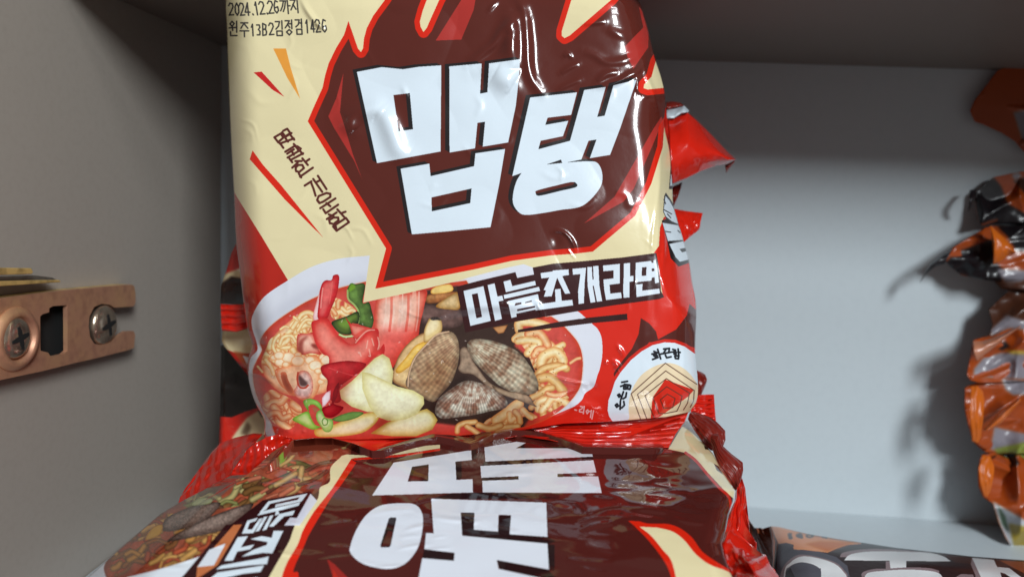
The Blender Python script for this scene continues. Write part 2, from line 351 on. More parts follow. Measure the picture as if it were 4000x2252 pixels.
    shell(cv, c('S', 610, 465, 680, 510, 710, 620, 700, 760, 640, 940, 540, 1060, 470, 1130, 380, 1100, 215, 990, 225, 880, 280, 720, 400, 580, 500, 490), c('S', 900, 380)[0], ((176, 134, 104), (222, 190, 150)), rings=7, ribs=110, contrast=.14)
    cv.tint(c('S', 420, 760, 600, 700, 680, 800, 560, 1050, 420, 1100, 300, 1000), (0.86, 0.78, 0.70), soft=26)
    cv.line(c('S', 225, 985, 235, 870, 290, 720, 400, 590, 500, 495, 610, 468), 5, (226, 186, 150), 1, alpha=.9)
    cv.blob(c('S', 720, 640, 780, 620, 840, 740, 900, 830, 1010, 960, 1208, 1050, 1208, 1090, 1000, 1000, 850, 880, 740, 860, 700, 820, 720, 760), (100, 76, 60), (160, 134, 112), None, r=7, nz=.2)
    shell(cv, c('F', 145, 650, 180, 620, 270, 618, 400, 650, 520, 710, 600, 800, 665, 920, 665, 1000, 600, 1030, 480, 1010, 380, 960, 290, 880, 200, 790, 150, 700), c('F', 60, 560)[0], ((160, 118, 92), (238, 226, 196)), rings=6, ribs=96, contrast=.20)
    cv.blob(c('N', 60, 820, 200, 870, 330, 890, 450, 930, 500, 1010, 520, 1040, 300, 960, 140, 900), (90, 66, 50), (176, 148, 120), None, r=6, nz=.2)
    shell(cv, c('S', 480, 1210, 520, 1100, 640, 1000, 760, 935, 860, 940, 1000, 990, 1130, 1080, 1165, 1140, 1140, 1190, 1000, 1220, 850, 1255, 700, 1275, 560, 1290, 500, 1260), c('S', 850, 860)[0], ((158, 110, 88), (240, 232, 212)), rings=6, ribs=84, seed=9, contrast=.20)
    # garlic
    cv.blob(c('E', 910, 1000, 1000, 930, 1100, 830, 1170, 760, 1230, 728, 1280, 760, 1310, 860, 1300, 950, 1200, 1160, 1120, 1160, 1000, 1120, 920, 1060), (222, 208, 140), (240, 232, 178), (248, 244, 206), r=15, off=(-10, -12), sm=0)
    cv.blob(c('E', 1140, 1320, 1260, 1240, 1400, 1180, 1560, 1135, 1610, 1170, 1640, 1220, 1600, 1290, 1480, 1340, 1300, 1340), (196, 158, 70), (236, 220, 150), (248, 242, 200), r=14, off=(0, -10), sm=0)
    cv.blob(c('E', 725, 1290, 800, 1280, 1000, 1200, 1160, 1160, 1205, 1190, 1160, 1260, 1060, 1320, 860, 1345, 740, 1340), (206, 160, 66), (240, 222, 150), (250, 244, 206), r=13, off=(0, 8))
    cv.blob(c('E', 1075, 860, 1130, 870, 1240, 920, 1340, 970, 1460, 1000, 1535, 1045, 1540, 1100, 1490, 1170, 1400, 1215, 1270, 1225, 1190, 1195, 1130, 1120, 1080, 990), (220, 206, 136), (242, 234, 180), (250, 245, 208), r=17, off=(8, -14), sm=0)
    # scallion
    cv.blob(c('b', 1230, 960, 1480, 870, 1680, 880, 1560, 960, 1360, 1010, 1240, 1000), (70, 110, 50), (118, 160, 80), None, r=6)
    cv.blob(c('b', 780, 720, 860, 670, 980, 700, 1050, 770, 1050, 840, 940, 760, 860, 780, 860, 860), (90, 160, 50), (150, 206, 90), (196, 232, 140), r=6)
    cv.blob(c('b', 620, 980, 720, 910, 850, 860, 900, 960, 960, 1060, 1040, 1090, 940, 1130, 860, 1110, 740, 1050), (100, 170, 50), (160, 212, 92), (214, 238, 160), r=8)
    cv.blob(c('b', 980, 880, 1050, 840, 1110, 950, 1210, 980, 1225, 1080, 1180, 1160, 1100, 1160, 1040, 1080, 980, 980), (110, 170, 70), (176, 216, 120), (220, 236, 180), r=8)
    cv.line(c('b', 1060, 1000, 1090, 960, 1140, 990, 1130, 1050, 1080, 1060, 1060, 1010), 4, (96, 150, 60), 1)
    cv.poly(c('b', 920, 800, 1000, 820, 960, 880), (180, 110, 80), 1, soft=2)
    yy, xx = np.mgrid[0:cv.h, 0:cv.w].astype(np.float32)          # halftone grain and small glints of the food photograph
    cv.a *= 1 + (bm * (0.05 * fbm(xx / 9, yy / 9, 301, 2) + 0.06 * fbm(xx / 30, yy / 26, 305, 2)))[..., None] * np.array([.8, 1, 1.1], np.float32)
    rng = np.random.RandomState(44)
    for k in range(95):
        x = 990 + rng.rand() * 1330; y = 1150 + rng.rand() * 530; a = rng.rand() * 3; l = 2 + rng.rand() * 7
        cv.line([(x, y), (x + l * math.cos(a), y + l * math.sin(a))], 3.2, (255, 244, 232), alpha=.55, clip=bm)
    P(p2(1430, 900, 1446, 986, 1419, 1181, 1600, 1142, 1760, 1103, 1801, 1093, 1900, 1060, 1900, 1030, 1700, 1000), CREAM)
    fm = cv.full(F)
    P(F, BROWN)
    for sh in (c('A', 1188, 690, 1155, 1060, 1182, 1140, 1275, 1450, 1365, 1690, 1290, 1520, 1100, 1208, 1045, 1100, 1120, 930),
               p2(1702, 159, 1802, 155, 1850, 40, 1868, -60, 1840, -60), p2(2495, 25, 2513, 108, 2441, 182, 2451, 223, 2474, 269, 2532, 186, 2534, 124, 2520, 60),
               c('D', 1680, -90, 1620, 0, 1310, 540, 1070, 750, 1380, 580, 1460, 480, 1600, 160, 1690, -60)):
        P(sh, (176, 50, 44), clip=fm)
    cv.line(F, 44, RED, clip=fm, close=1)
    # cream tongues that show through the flame at the top
    P(c('B', 1220, -60, 1220, 0, 1130, 300, 1470, 0, 1600, -160), CREAM)
    for q, f in ((c('N', 280, 1000, 540, 960, 500, 1180, 200, 1330, -40, 1330, -40, 1150), (.80, .72, .66)), (c('N', 300, 230, 420, 240, 330, 420, 460, 560, 560, 760, 520, 920, 400, 700), (.82, .76, .72)),
                 (c('E', 300, 830, 420, 800, 560, 940, 700, 1080, 560, 1120, 330, 1050), (.86, .78, .78)), (c('E', 560, 720, 620, 690, 640, 900, 560, 880), (.88, .78, .74)), (c('E', 870, 880, 960, 850, 980, 1000, 900, 1140, 840, 1000), (.86, .7, .7)),
                 (c('E', 1140, 1300, 1240, 1200, 1300, 1215, 1200, 1300), (.75, .62, .5)), (c('S', 460, 1150, 700, 900, 820, 930, 620, 1060, 480, 1250), (.7, .64, .62))):
        cv.tint(q, f, soft=14, clip=None)
    # dark sub-title strip
    strip = c('V', 110, 575, 550, 460, 1225, 300, 1260, 410, 1575, 345, 1550, 215) + c('Y', 0, 255, 600, 205, 1400, 130, 2090, 40, 2130, 250, 2180, 700, 2180, 800, 2250, 930, 2150, 970, 1200, 1100, 500, 1215) + \
        c('V', 1200, 1240, 280, 1440)
    P(strip, (58, 24, 26))
    P(c('N', 330, 235, 760, 150, 1040, 110, 1475, 65, 1480, 130, 1100, 165, 820, 200, 330, 262), (54, 26, 26))
    P(c('N', 860, 105, 960, 42, 1040, 108, 1000, 120), (226, 228, 238)) 
    def wt(k, *v): P(c(k, *v), WHITE)
    def dk(k, *v): P(c(k, *v), (58, 24, 26))
    wt('V', 245, 655, 620, 565, 760, 1220, 375, 1315); dk('V', 400, 720, 512, 697, 595, 1145, 488, 1170)
    wt('V', 700, 545, 830, 512, 885, 760, 975, 742, 1000, 835, 905, 855, 970, 1185, 840, 1220)
    wt('V', 1000, 480, 1130, 445, 1165, 565, 1595, 465, 1612, 545, 1045, 680)
    wt('V', 1003, 732, 1670, 577, 1690, 655, 1015, 805)
    wt('V', 1080, 848, 1650, 715, 1700, 985, 1240, 1085, 1250, 1140, 1150, 1165)
    dk('V', 1210, 935, 1225, 885, 1340, 870, 1335, 905); dk('V', 1405, 870, 1530, 830, 1535, 860, 1410, 885)
    dk('V', 1260, 1040, 1255, 1000, 1620, 930, 1622, 962)
    wt('V', 1700, 318, 2115, 262, 2140, 262, 2140, 372, 2015, 390, 1910, 755, 1762, 765, 1885, 400, 1715, 420)
    wt('Y', 0, 392, 315, 370, 322, 485, 185, 500, 350, 855, 245, 865, 85, 540, 0, 800, -190, 790, -60, 500)
    wt('Y', 40, 775, 152, 762, 178, 1005, 390, 985, 408, 1095, -350, 1200, -368, 1085, 55, 1025)
    wt('Y', 395, 360, 670, 335, 640, 640, 625, 1055, 520, 1070, 508, 820, 555, 465, 405, 478)
    wt('Y', 695, 325, 785, 318, 800, 575, 822, 572, 812, 305, 920, 298, 940, 700, 995, 1010, 890, 1025, 825, 700, 802, 705, 860, 1030, 760, 1045, 700, 700)
    wt('Y', 1012, 292, 1355, 258, 1352, 655, 1145, 680, 1158, 860, 1375, 835, 1395, 950, 1075, 990, 1040, 800, 1020, 575, 1228, 550, 1228, 390, 1020, 408)
    wt('Y', 1432, 252, 1560, 238, 1558, 505, 1630, 500, 1630, 610, 1548, 622, 1550, 935, 1430, 945, 1418, 780, 1432, 500)
    wt('Y', 1675, 235, 1985, 198, 2000, 240, 2035, 235, 2030, 190, 2075, 172, 2110, 350, 2145, 635, 2065, 655, 2055, 525, 2000, 540, 1992, 598, 1665, 630)
    dk('Y', 1800, 330, 1892, 322, 1885, 495, 1795, 502); dk('Y', 1998, 355, 2050, 348, 2052, 402, 2000, 410)
    wt('Y', 1682, 680, 1812, 662, 1805, 800, 2150, 758, 2165, 855, 1690, 930)
    # big name
    sx, sy = -17, -9
    big = [c('A', 1315, 680, 1550, 635, 1750, 655, 1900, 632, 2112, 618, 2105, 1430, 1505, 1540),
           c('B', 12, 628, 318, 600, 303, 885, 372, 872, 388, 600, 680, 560, 672, 720, 640, 1000, 568, 1345, 328, 1385, 350, 1150, 278, 1160, 255, 1400, 15, 1440),
           p2(1565, 659, 1677, 639, 1682, 688, 1852, 649, 1857, 599, 1973, 582, 1950, 720, 1916, 887, 1750, 903, 1609, 915),
           p2(2071, 381, 2254, 361, 2231, 449, 2139, 460, 2130, 488, 2220, 472, 2199, 532, 2112, 550, 2103, 583, 2227, 550, 2236, 600, 2192, 623, 2001, 688),
           p2(2282, 352, 2366, 340, 2333, 457, 2362, 452, 2396, 334, 2487, 312, 2423, 500, 2383, 605, 2304, 618, 2330, 545, 2299, 550, 2271, 623, 2197, 638, 2190, 620, 2225, 556),
           list(smooth(p2(2068, 654, 2180, 638, 2296, 630, 2336, 639, 2353, 684, 2341, 738, 2276, 803, 2187, 820, 2120, 832, 2058, 839, 2028, 830, 2004, 793, 2008, 738, 2028, 689)))]
    holes = [c('A', 1660, 898, 1815, 880, 1845, 1220, 1710, 1240), p2(1685, 771, 1842, 736, 1837, 793, 1687, 825),
             list(smooth(c('D', 690, 510, 705, 490, 850, 452, 970, 425, 1010, 435, 1005, 465, 880, 495, 720, 532)))]
    for g in big:
        q = np.array(g, float)
        for k in range(1, 8): P(q + [sx * k / 7, sy * k / 7], INK)
    for g in big: P(g, LETTER)
    for g, (hx, hy) in zip(holes, ((-17, -9), (-17, -11), (-12, -9))):
        P(g, INK)
        hm = cv.full(g); P(np.array(g, float) + [hx, hy], BROWN, clip=hm)
    # slanted slogan
    def st(w_, *v): cv.line(c('T', *v), w_, (92, 40, 34))
    for v in ((170, 120, 215, 180), (185, 100, 235, 75, 275, 130, 230, 160), (210, 180, 290, 130), (70, 185, 155, 135), (75, 190, 120, 250), (155, 140, 185, 190, 120, 245), (140, 265, 320, 200), (280, 160, 325, 215), (150, 270, 185, 320),
              (215, 200, 245, 240), (210, 370, 340, 290), (235, 395, 320, 340), (320, 270, 380, 350), (365, 300, 410, 330), (240, 445, 400, 350), (290, 355, 320, 410), (280, 475, 440, 390), (400, 360, 435, 400), (265, 460, 300, 505),
              (300, 575, 370, 510), (340, 490, 420, 490), (430, 455, 500, 540), (470, 500, 520, 465), (400, 690, 565, 575), (385, 650, 415, 700), (345, 600, 345, 570, 380, 540, 430, 540, 450, 580, 390, 630, 350, 620, 345, 600),
              (460, 805, 545, 750), (540, 760, 575, 850, 600, 935), (570, 720, 685, 885), (630, 680, 740, 850), (610, 760, 650, 740),
              (640, 1010, 620, 990, 640, 940, 740, 900, 790, 910, 790, 950, 700, 1010, 650, 1030, 625, 1000), (660, 1095, 855, 970), (740, 1030, 790, 1070), (700, 1110, 730, 1160, 890, 1050),
              (745, 1235, 870, 1150), (770, 1175, 830, 1195), (785, 1290, 775, 1250, 830, 1215, 890, 1215, 895, 1250, 830, 1300, 785, 1285), (880, 1110, 970, 1210), (930, 1160, 985, 1140), (825, 1330, 990, 1220, 1030, 1275, 870, 1385, 825, 1330), (860, 1330, 870, 1385)):
        st(9.0, *v)
    # ink-jet date lines
    def dt(*v, w_=6.0): cv.line(c('U', *v), w_, (44, 42, 44), 0, alpha=.9)
    two = [(0, .2), (.3, 0), (.8, .05), (.95, .3), (.6, .6), (.05, .98), (1, .95)]
    dig = {'2': [two], '0': [[(.5, 0), (.9, .3), (.9, .75), (.5, 1), (.1, .75), (.1, .3), (.5, 0)]], '4': [[(.65, 1), (.65, 0), (0, .75), (1, .75)]], '.': [[(.4, .92), (.55, 1)]], '1': [[(.2, .25), (.6, 0), (.6, 1)]],
           '6': [[(.85, .1), (.4, 0), (.1, .4), (.1, .8), (.5, 1), (.9, .8), (.8, .5), (.15, .6)]], '3': [[(.1, .08), (.8, .08), (.9, .3), (.5, .48), (.9, .65), (.8, .95), (.1, .95)]],
           'B': [[(.1, 0), (.1, 1), (.8, .95), (.9, .7), (.7, .5), (.1, .5), (.7, .45), (.8, .15), (.1, 0)]],
           'G': [[(0, .1), (.35, .1), (.2, .5), (0, .8)], [(.3, .1), (.55, .1), (.4, .6), (.25, .85)], [(.72, 0), (.72, 1)], [(.72, .45), (.95, .45)]],
           'J': [[(0, .1), (.6, .1), (.3, .45), (0, .8)], [(.3, .4), (.62, .75)], [(.85, 0), (.85, 1)]],
           'W': [[(.35, 0), (.6, .15), (.35, .35), (.1, .18), (.35, 0)], [(0, .45), (.75, .42)], [(.4, .45), (.4, .62)], [(.88, 0), (.88, .75)], [(.15, .72), (.15, .98), (.9, .98)]],
           'U': [[(.1, .05), (.9, .05)], [(.5, .05), (.1, .42)], [(.5, .12), (.9, .42)], [(0, .6), (1, .6)], [(.5, .6), (.5, 1)]],
           'K': [[(0, .05), (.55, .05), (.4, .35), (.05, .55)], [(.85, 0), (.85, .55)], [(.15, .68), (.85, .68), (.85, .98), (.15, .98), (.15, .68)]],
           'N': [[(0, .05), (.55, .05), (.3, .3), (0, .52)], [(.3, .28), (.58, .5)], [(.85, 0), (.85, .58)], [(.55, .25), (.85, .25)], [(.5, .64), (.85, .8), (.5, 1), (.15, .8), (.5, .64)]],
           'C': [[(0, .05), (.55, .05), (.4, .35), (.05, .5)], [(.55, .25), (.85, .25)], [(.85, 0), (.85, .55)], [(.15, .66), (.85, .66), (.85, .98), (.15, .98), (.15, .66)]]}
    def word(seq):
        for ch, x, y, w_, h_, skew in seq:
            for s_ in dig[ch]:
                v = []
                for (ux, uy) in s_: v += [x + ux * w_ + uy * skew, y + uy * h_]
                dt(*v)
    word([('2', 135, 75, 105, 285, 10), ('0', 270, 75, 100, 285, 20), ('2', 375, 75, 105, 290, 35), ('4', 500, 70, 110, 290, 30), ('.', 650, 70, 80, 280, 20), ('1', 720, 50, 70, 300, 50), ('2', 830, 40, 120, 300, 40), ('.', 985, 50, 80, 280, 20),
          ('2', 1035, 25, 120, 295, 40), ('6', 1175, 15, 110, 290, 35), ('G', 1330, -10, 240, 330, 30), ('J', 1570, -30, 190, 330, 30)])
    word([('W', 145, 500, 200, 340, 5), ('U', 400, 520, 200, 340, 5), ('1', 650, 570, 70, 270, 15), ('3', 780, 565, 90, 265, 15), ('B', 920, 550, 110, 280, 5), ('2', 1070, 540, 110, 280, 15), ('K', 1225, 490, 180, 350, 15), ('N', 1455, 470, 180, 350, 10),
          ('C', 1690, 450, 170, 360, 20), ('1', 1920, 470, 70, 300, 20), ('4', 2040, 470, 90, 280, 30), ('2', 2150, 460, 110, 300, 30), ('6', 2300, 460, 110, 290, 30)])
    # heat chart badge
    P(c('F', 1240, 930, 1235, 870, 1290, 790, 1370, 690, 1420, 580, 1437, 460, 1500, 500, 1550, 560, 1565, 620, 1600, 600, 1700, 545, 1780, 440, 1800, 355, 1850, 400, 1900, 700, 1700, 640, 1500, 640), (86, 34, 28))
    bad = c('W', 130, 1320, 75, 1240, 52, 1150, 65, 1000, 110, 880, 160, 720, 240, 590, 400, 400, 560, 270, 720, 180, 900, 137, 1050, 145, 1200, 200, 1340, 300, 1600, 380, 1600, 1400, 400, 1420)
    cv.line(c('W', 130, 1320, 75, 1240, 52, 1150, 65, 1000, 110, 880, 160, 720, 240, 590, 400, 400, 560, 270, 720, 180, 900, 137, 1050, 145, 1200, 200, 1340, 300, 1500, 380), 26, (214, 40, 28))
    P(bad, (226, 238, 248))
    bm2 = cv.full(bad)
    P(c('W', 365, 1120, 380, 960, 440, 790, 560, 620, 740, 500, 920, 445, 1080, 470, 1230, 560, 1340, 690, 1450, 900, 1450, 1400, 400, 1420, 375, 1250), (240, 218, 182), clip=bm2, sm=1)
    P(c('W', 910, 690, 1340, 845, 1250, 945, 820, 1250, 740, 1270, 690, 1300, 720, 960), (216, 40, 22), clip=bm2)
    def hx(*v, cl=1): cv.line(c('W', *v), 3.4, (86, 48, 36), clip=bm2)
    hx(560, 1330, 400, 900, 910, 445, 1380, 760); hx(650, 1320, 495, 912, 915, 560, 1340, 850, 1330, 1010, 1280, 1100); hx(750, 1275, 605, 930, 925, 675, 1270, 890, 1240, 1040, 1180, 1140)
    hx(815, 1195, 725, 960, 930, 795, 1160, 935, 1130, 1060, 1080, 1160, 900, 1195, 815, 1195); hx(885, 1115, 835, 990, 940, 905, 1055, 970, 1020, 1105, 885, 1115)
    def bk(*v): cv.line(c('W', *v), 7.5, (30, 34, 40))
    for v in ((740, 270, 790, 290), (710, 310, 800, 290), (735, 330, 770, 315, 790, 335, 760, 350, 735, 330), (720, 390, 800, 360), (795, 240, 840, 380), (820, 320, 855, 305), (885, 235, 925, 230, 880, 300), (930, 230, 970, 225, 960, 290), (870, 305, 1000, 280), (910, 325, 930, 365, 995, 350),
              (1020, 240, 1060, 250), (1020, 280, 1060, 265), (1040, 290, 1070, 280, 1070, 310, 1040, 310, 1040, 290), (1100, 235, 1110, 330), (1100, 280, 1130, 285), (1050, 340, 1110, 335, 1105, 380, 1060, 375, 1050, 340),
              (260, 730, 345, 715), (300, 760, 380, 770), (245, 790, 300, 770), (290, 800, 320, 790, 325, 830, 290, 830, 290, 800), (345, 770, 395, 780, 380, 835, 350, 830, 350, 775),
              (200, 920, 225, 905, 240, 930, 220, 950, 200, 920), (245, 990, 285, 870), (330, 885, 320, 950, 280, 975), (165, 1070, 190, 1050, 210, 1080, 185, 1100, 165, 1070), (235, 1130, 240, 1010), (290, 1015, 300, 1070, 260, 1110)):
        bk(*v)
    for v in ((985, 1035, 1010, 1040, 1000, 1060, 975, 1070, 975, 1090, 1005, 1095), (1025, 1035, 1015, 1110), (1045, 1085, 1060, 1070, 1072, 1090, 1055, 1110, 1045, 1085), (1075, 1085, 1090, 1087), (1100, 1075, 1090, 1150), (1122, 1080, 1105, 1165), (925, 1070, 945, 1075)):
        cv.line(c('N', *v), 5, (240, 190, 190))
    # name repeated on the side gusset
    P(c('X', 185, 520, 165, 560, 155, 700, 150, 740, 190, 830, 135, 850, 200, 1090, 240, 1290, 335, 1390, 480, 1340, 520, 1290, 450, 1000, 380, 880, 300, 700, 240, 600), INK)
    for v in ((180, 560, 225, 610, 280, 710, 330, 890, 250, 855, 185, 800, 158, 740), (145, 875, 330, 905, 400, 1075, 210, 1090), (225, 1125, 400, 1090, 480, 1300, 350, 1335, 300, 1280)):
        P(c('X', *v), LETTER)
    for v in ((160, 600, 180, 650), (160, 720, 250, 770), (180, 975, 240, 985), (325, 965, 350, 990), (200, 770, 240, 815)): cv.line(c('X', *v), 4, INK)
    P(c('X', 345, 1185, 415, 1170, 425, 1210, 375, 1222), INK)
    P(c('X', 240, 150, 270, 150, 275, 480, 220, 480, 235, 300), INK); P(c('X', 243, 310, 270, 310, 268, 440, 236, 440), LETTER)
    return cv
# ------------------------------------------------------------------ artwork of the packet lying flat in front
def paint_flat():
    cv = Canvas(-120, 1580, 3100, 2800, (80, 29, 25), 0.9)
    P = cv.poly
    sm = lambda q: [tuple(v) for v in smooth(q, False, 6)]
    # bowl end
    body = c('G', -800, 2400, 90, 1400, 460, 1100, 850, 780, 1000, 600, 1290, 300, 1700, 150, 2300, 200, 2300, 420, 2130, 560, 2000, 700, 1560, 780, 1290, 970, 1290, 1130, 1130, 1400, 300, 2400)
    P(body, (120, 52, 36))
    P(sm(c('G', -400, 1900, 90, 1400, 230, 1270, 420, 1110, 560, 1000)) + c('G', 1300, 960, 1100, 1200, 900, 1420, 400, 2000), (226, 232, 240))
    broth = sm(c('G', 300, 1500, 238, 1380, 235, 1290, 330, 1180, 500, 1040, 700, 880, 860, 770, 1050, 650, 1300, 540, 1500, 430)) + c('G', 2300, 300, 2200, 520, 1700, 800) + sm(c('G', 1420, 950, 1250, 1120, 1000, 1235, 700, 1330, 420, 1400))
    cv.blob(broth, (132, 54, 36), (140, 60, 40), (164, 80, 56), r=16, sm=0, nz=.2, nsc=26)
    bm = cv.full(broth)
    def sk(lst, cols, w_, L, n, seed):          # ingredients, stretched along the packet as the film lies
        rng = np.random.RandomState(seed); q = np.array(lst)
        f = cv.full(lst) * bm; lo, hi = q.min(0), q.max(0)
        for k in range(n):
            x, y = lo + rng.rand(2) * (hi - lo); a = -0.45 + 0.35 * (rng.rand() - .5); l = L * (0.5 + rng.rand())
            ww = w_ * (0.6 + 0.8 * rng.rand()); b = a + rng.rand() - .5
            cc = [.85 * v for v in cols[rng.randint(len(cols))]]
            cv.tube([(x, y), (x + l * .5 * math.cos(a), y + l * .5 * math.sin(a)), (x + l * math.cos(b), y + l * math.sin(b))], ww, [v * .6 for v in cc], cc, [min(255, v * 1.18) for v in cc], clip=f)
    sk(c('G', 240, 1180, 700, 860, 1300, 900, 1300, 1100, 1000, 1240, 500, 1400, 240, 1400), [(200, 140, 72), (214, 160, 90), (176, 80, 50), (156, 100, 60)], 20, 60, 110, 3)
    sk(c('G', 860, 780, 1050, 650, 1500, 540, 1700, 600, 1500, 780, 1000, 860), [(196, 180, 120), (130, 90, 50), (190, 92, 60), (150, 150, 90), (96, 60, 40)], 20, 80, 60, 4)
    sk(c('G', 1400, 560, 1700, 300, 2300, 200, 2250, 500, 2000, 700, 1600, 760), [(186, 84, 62), (206, 120, 90), (150, 130, 80), (110, 60, 44), (210, 170, 110), (90, 96, 50)], 17, 90, 70, 5)
    for q in (c('G', 720, 1010, 760, 900, 960, 810, 1160, 770, 1200, 800, 1060, 940, 880, 1000), c('G', 760, 1100, 900, 1000, 1150, 880, 1470, 780, 1400, 890, 1240, 1000, 1000, 1060)):
        cv.blob(q, (50, 38, 34), (104, 84, 76), (140, 120, 110), r=8, nz=.3, nsc=6, clip=bm)
    cv.blob(c('G', 570, 1080, 640, 980, 720, 960, 700, 1040, 620, 1080), (150, 96, 30), (210, 156, 60), None, r=5)
    cv.blob(c('G', 960, 790, 1020, 740, 1130, 740, 1120, 780, 1000, 800), (140, 150, 90), (196, 204, 150), None, r=5)
    cv.blob(c('G', 1670, 420, 1730, 350, 1770, 360, 1740, 430, 1670, 450), (90, 140, 40), (160, 190, 80), None, r=4)
    # panel, red outline, cream margin
    P(c('G', 2340, 430, 2700, 380) + c('H', 880, 300, 1300, 240, 2100, 250) + p2(2606, 1700, 2760, 1745, 3000, 2000, 3100, 2800, 300, 2800) + c('G', 1500, 1700, 1760, 1400, 1950, 1000, 2200, 640), (80, 29, 25))
    lft = sm(c('G', 1400, 1800, 1610, 1400, 1780, 1100, 1830, 960, 2010, 760, 2040, 650, 2120, 600, 2130, 480, 2222, 385))
    mid = sm(c('G', 2300, 412, 2180, 600, 2110, 700, 1990, 850, 1900, 1000, 1850, 1130, 1730, 1360, 1640, 1800))
    rgt = sm(c('G', 2345, 440, 2250, 580, 2200, 650, 2130, 740, 1960, 1020, 1905, 1140, 1815, 1345, 1860, 1390, 1800, 1800))
    P(lft + mid, CREAM); P(mid[::-1] + rgt, RED)
    P(c('G', 2215, 385, 2260, 372, 2500, 385) + c('H', 500, 318, 900, 290, 900, 320, 560, 372, 180, 402) + c('G', 2300, 412), CREAM)
    P(c('G', 2300, 408, 2345, 425) + c('H', 190, 420, 560, 392, 900, 340, 900, 322, 560, 374, 180, 402), RED)
    # subtitle strip with its letters
    P(c('G', 1500, 800, 1560, 755, 1960, 680, 2010, 760, 1830, 960, 1780, 1100, 1610, 1400, 1300, 2000, 700, 2000, 880, 1400, 1130, 1150, 1290, 960), (52, 20, 22))
    P(c('G', 900, 1380, 1250, 960, 1320, 955, 1000, 1310, 780, 1600, 700, 1600), (52, 20, 22))
    P(c('G', 1315, 962, 1385, 957, 1180, 1300, 1000, 1420, 1010, 1310), (200, 116, 70)); P(c('G', 1250, 1115, 1150, 1300, 1010, 1315, 1110, 1170), (226, 230, 238))
    P(c('G', 1005, 1420, 1100, 1330, 1000, 1420, 880, 1600), (140, 30, 22))
    def wt(*v): P(c('G', *v), LETTER)
    def wl(wd, *v): cv.line(c('G', *v), wd, LETTER)
    P(c('G', 1960, 700, 2015, 760, 1870, 965, 1740, 965, 1790, 900, 1845, 905), (222, 222, 236))
    wt(1605, 765, 1935, 698, 1885, 765, 1660, 815, 1668, 790, 1850, 752, 1870, 728, 1620, 785, 1590, 830, 1530, 860)
    wt(1545, 850, 1875, 770, 1860, 800, 1690, 845, 1700, 870, 1660, 885, 1670, 848, 1510, 885)
    wt(1700, 870, 1830, 840, 1810, 880, 1740, 890, 1650, 975, 1610, 975)
    wt(1430, 925, 1520, 900, 1500, 930, 1450, 945, 1430, 1000, 1470, 1000, 1530, 910, 1560, 905, 1480, 1030, 1385, 1035)
    wt(1570, 895, 1600, 890, 1530, 1010, 1495, 1020); wt(1620, 885, 1650, 880, 1590, 1000, 1555, 1010)
    wt(1650, 1012, 1732, 1010, 1640, 1200, 1560, 1195, 1380, 1228, 1480, 1170, 1592, 1130, 1600, 1105, 1455, 1080, 1550, 1055, 1635, 1070)
    wt(1350, 1065, 1435, 1055, 1375, 1150, 1490, 1125, 1455, 1165, 1345, 1185, 1310, 1260, 1238, 1262)
    wt(1215, 1300, 1560, 1238, 1610, 1225, 1595, 1290, 1450, 1300, 1165, 1335); wt(1130, 1400, 1180, 1360, 1570, 1300, 1540, 1355, 1400, 1370, 1090, 1440)
    wt(1000, 1480, 1520, 1400, 1490, 1450, 960, 1530)
    # shards on the brown panel
    P(c('G', 2100, 1250, 2160, 1290, 2270, 1400, 2300, 1500, 2180, 1500), (160, 40, 34)); P(c('H', 0, 1330, 60, 1420, 0, 1500), (190, 44, 30))
    # large name
    def bk(*v): P(c('H', *v), (38, 18, 20))
    def wh(*v): P(c('H', *v), (226, 230, 240))
    bk(1165, 335, 1205, 330, 1205, 400, 1165, 420); bk(1025, 430, 1080, 430, 1080, 570, 1035, 585); bk(1535, 322, 1500, 270, 1800, 300, 2165, 318); bk(1280, 430, 2180, 390, 2185, 422, 1240, 468)
    bk(1245, 565, 1560, 553, 1560, 582, 1253, 600); bk(1885, 535, 2060, 528, 2060, 556, 1885, 562); bk(1260, 690, 1900, 700, 1900, 740, 830, 745, 980, 700)
    bk(1073, 858, 1190, 860, 1185, 1000, 1385, 1020, 1395, 877, 1495, 880, 1480, 1040, 1800, 1060, 1870, 1100, 1800, 1122, 1085, 1055)
    bk(1800, 1122, 1860, 1130, 1860, 1345, 1805, 1335); bk(1375, 1255, 1805, 1335, 1900, 1440, 1400, 1330); bk(765, 1165, 1020, 1195, 1015, 1262, 750, 1240)
    wh(510, 440, 1160, 335, 1166, 418, 1028, 432, 1036, 585, 1172, 578, 1175, 690, 330, 715)
    bk(665, 475, 805, 455, 800, 595, 628, 598); P(c('H', 690, 490, 800, 478, 795, 580, 655, 590), (80, 29, 25))
    wh(1270, 312, 1540, 265, 1620, 275, 1535, 320, 2165, 318, 2180, 390, 1280, 432)
    wh(1238, 468, 2185, 420, 2210, 522, 1885, 535, 1885, 560, 2225, 555, 2255, 695, 1258, 690, 1253, 592, 1558, 582, 1558, 553, 1245, 567)
    wh(*[v for p in smooth(p2(560, 780, 690, 792, 750, 870, 752, 1000, 710, 1160, 600, 1290, 450, 1330, 260, 1290, 150, 1200, 155, 1110, 210, 980, 290, 870, 400, 800)) for v in p])
    bk(470, 908, 490, 898, 530, 900, 532, 915, 485, 1135, 470, 1150, 405, 1150, 398, 1135); P(c('H', 465, 1010, 505, 1020, 480, 1135, 405, 1145), (80, 29, 25))
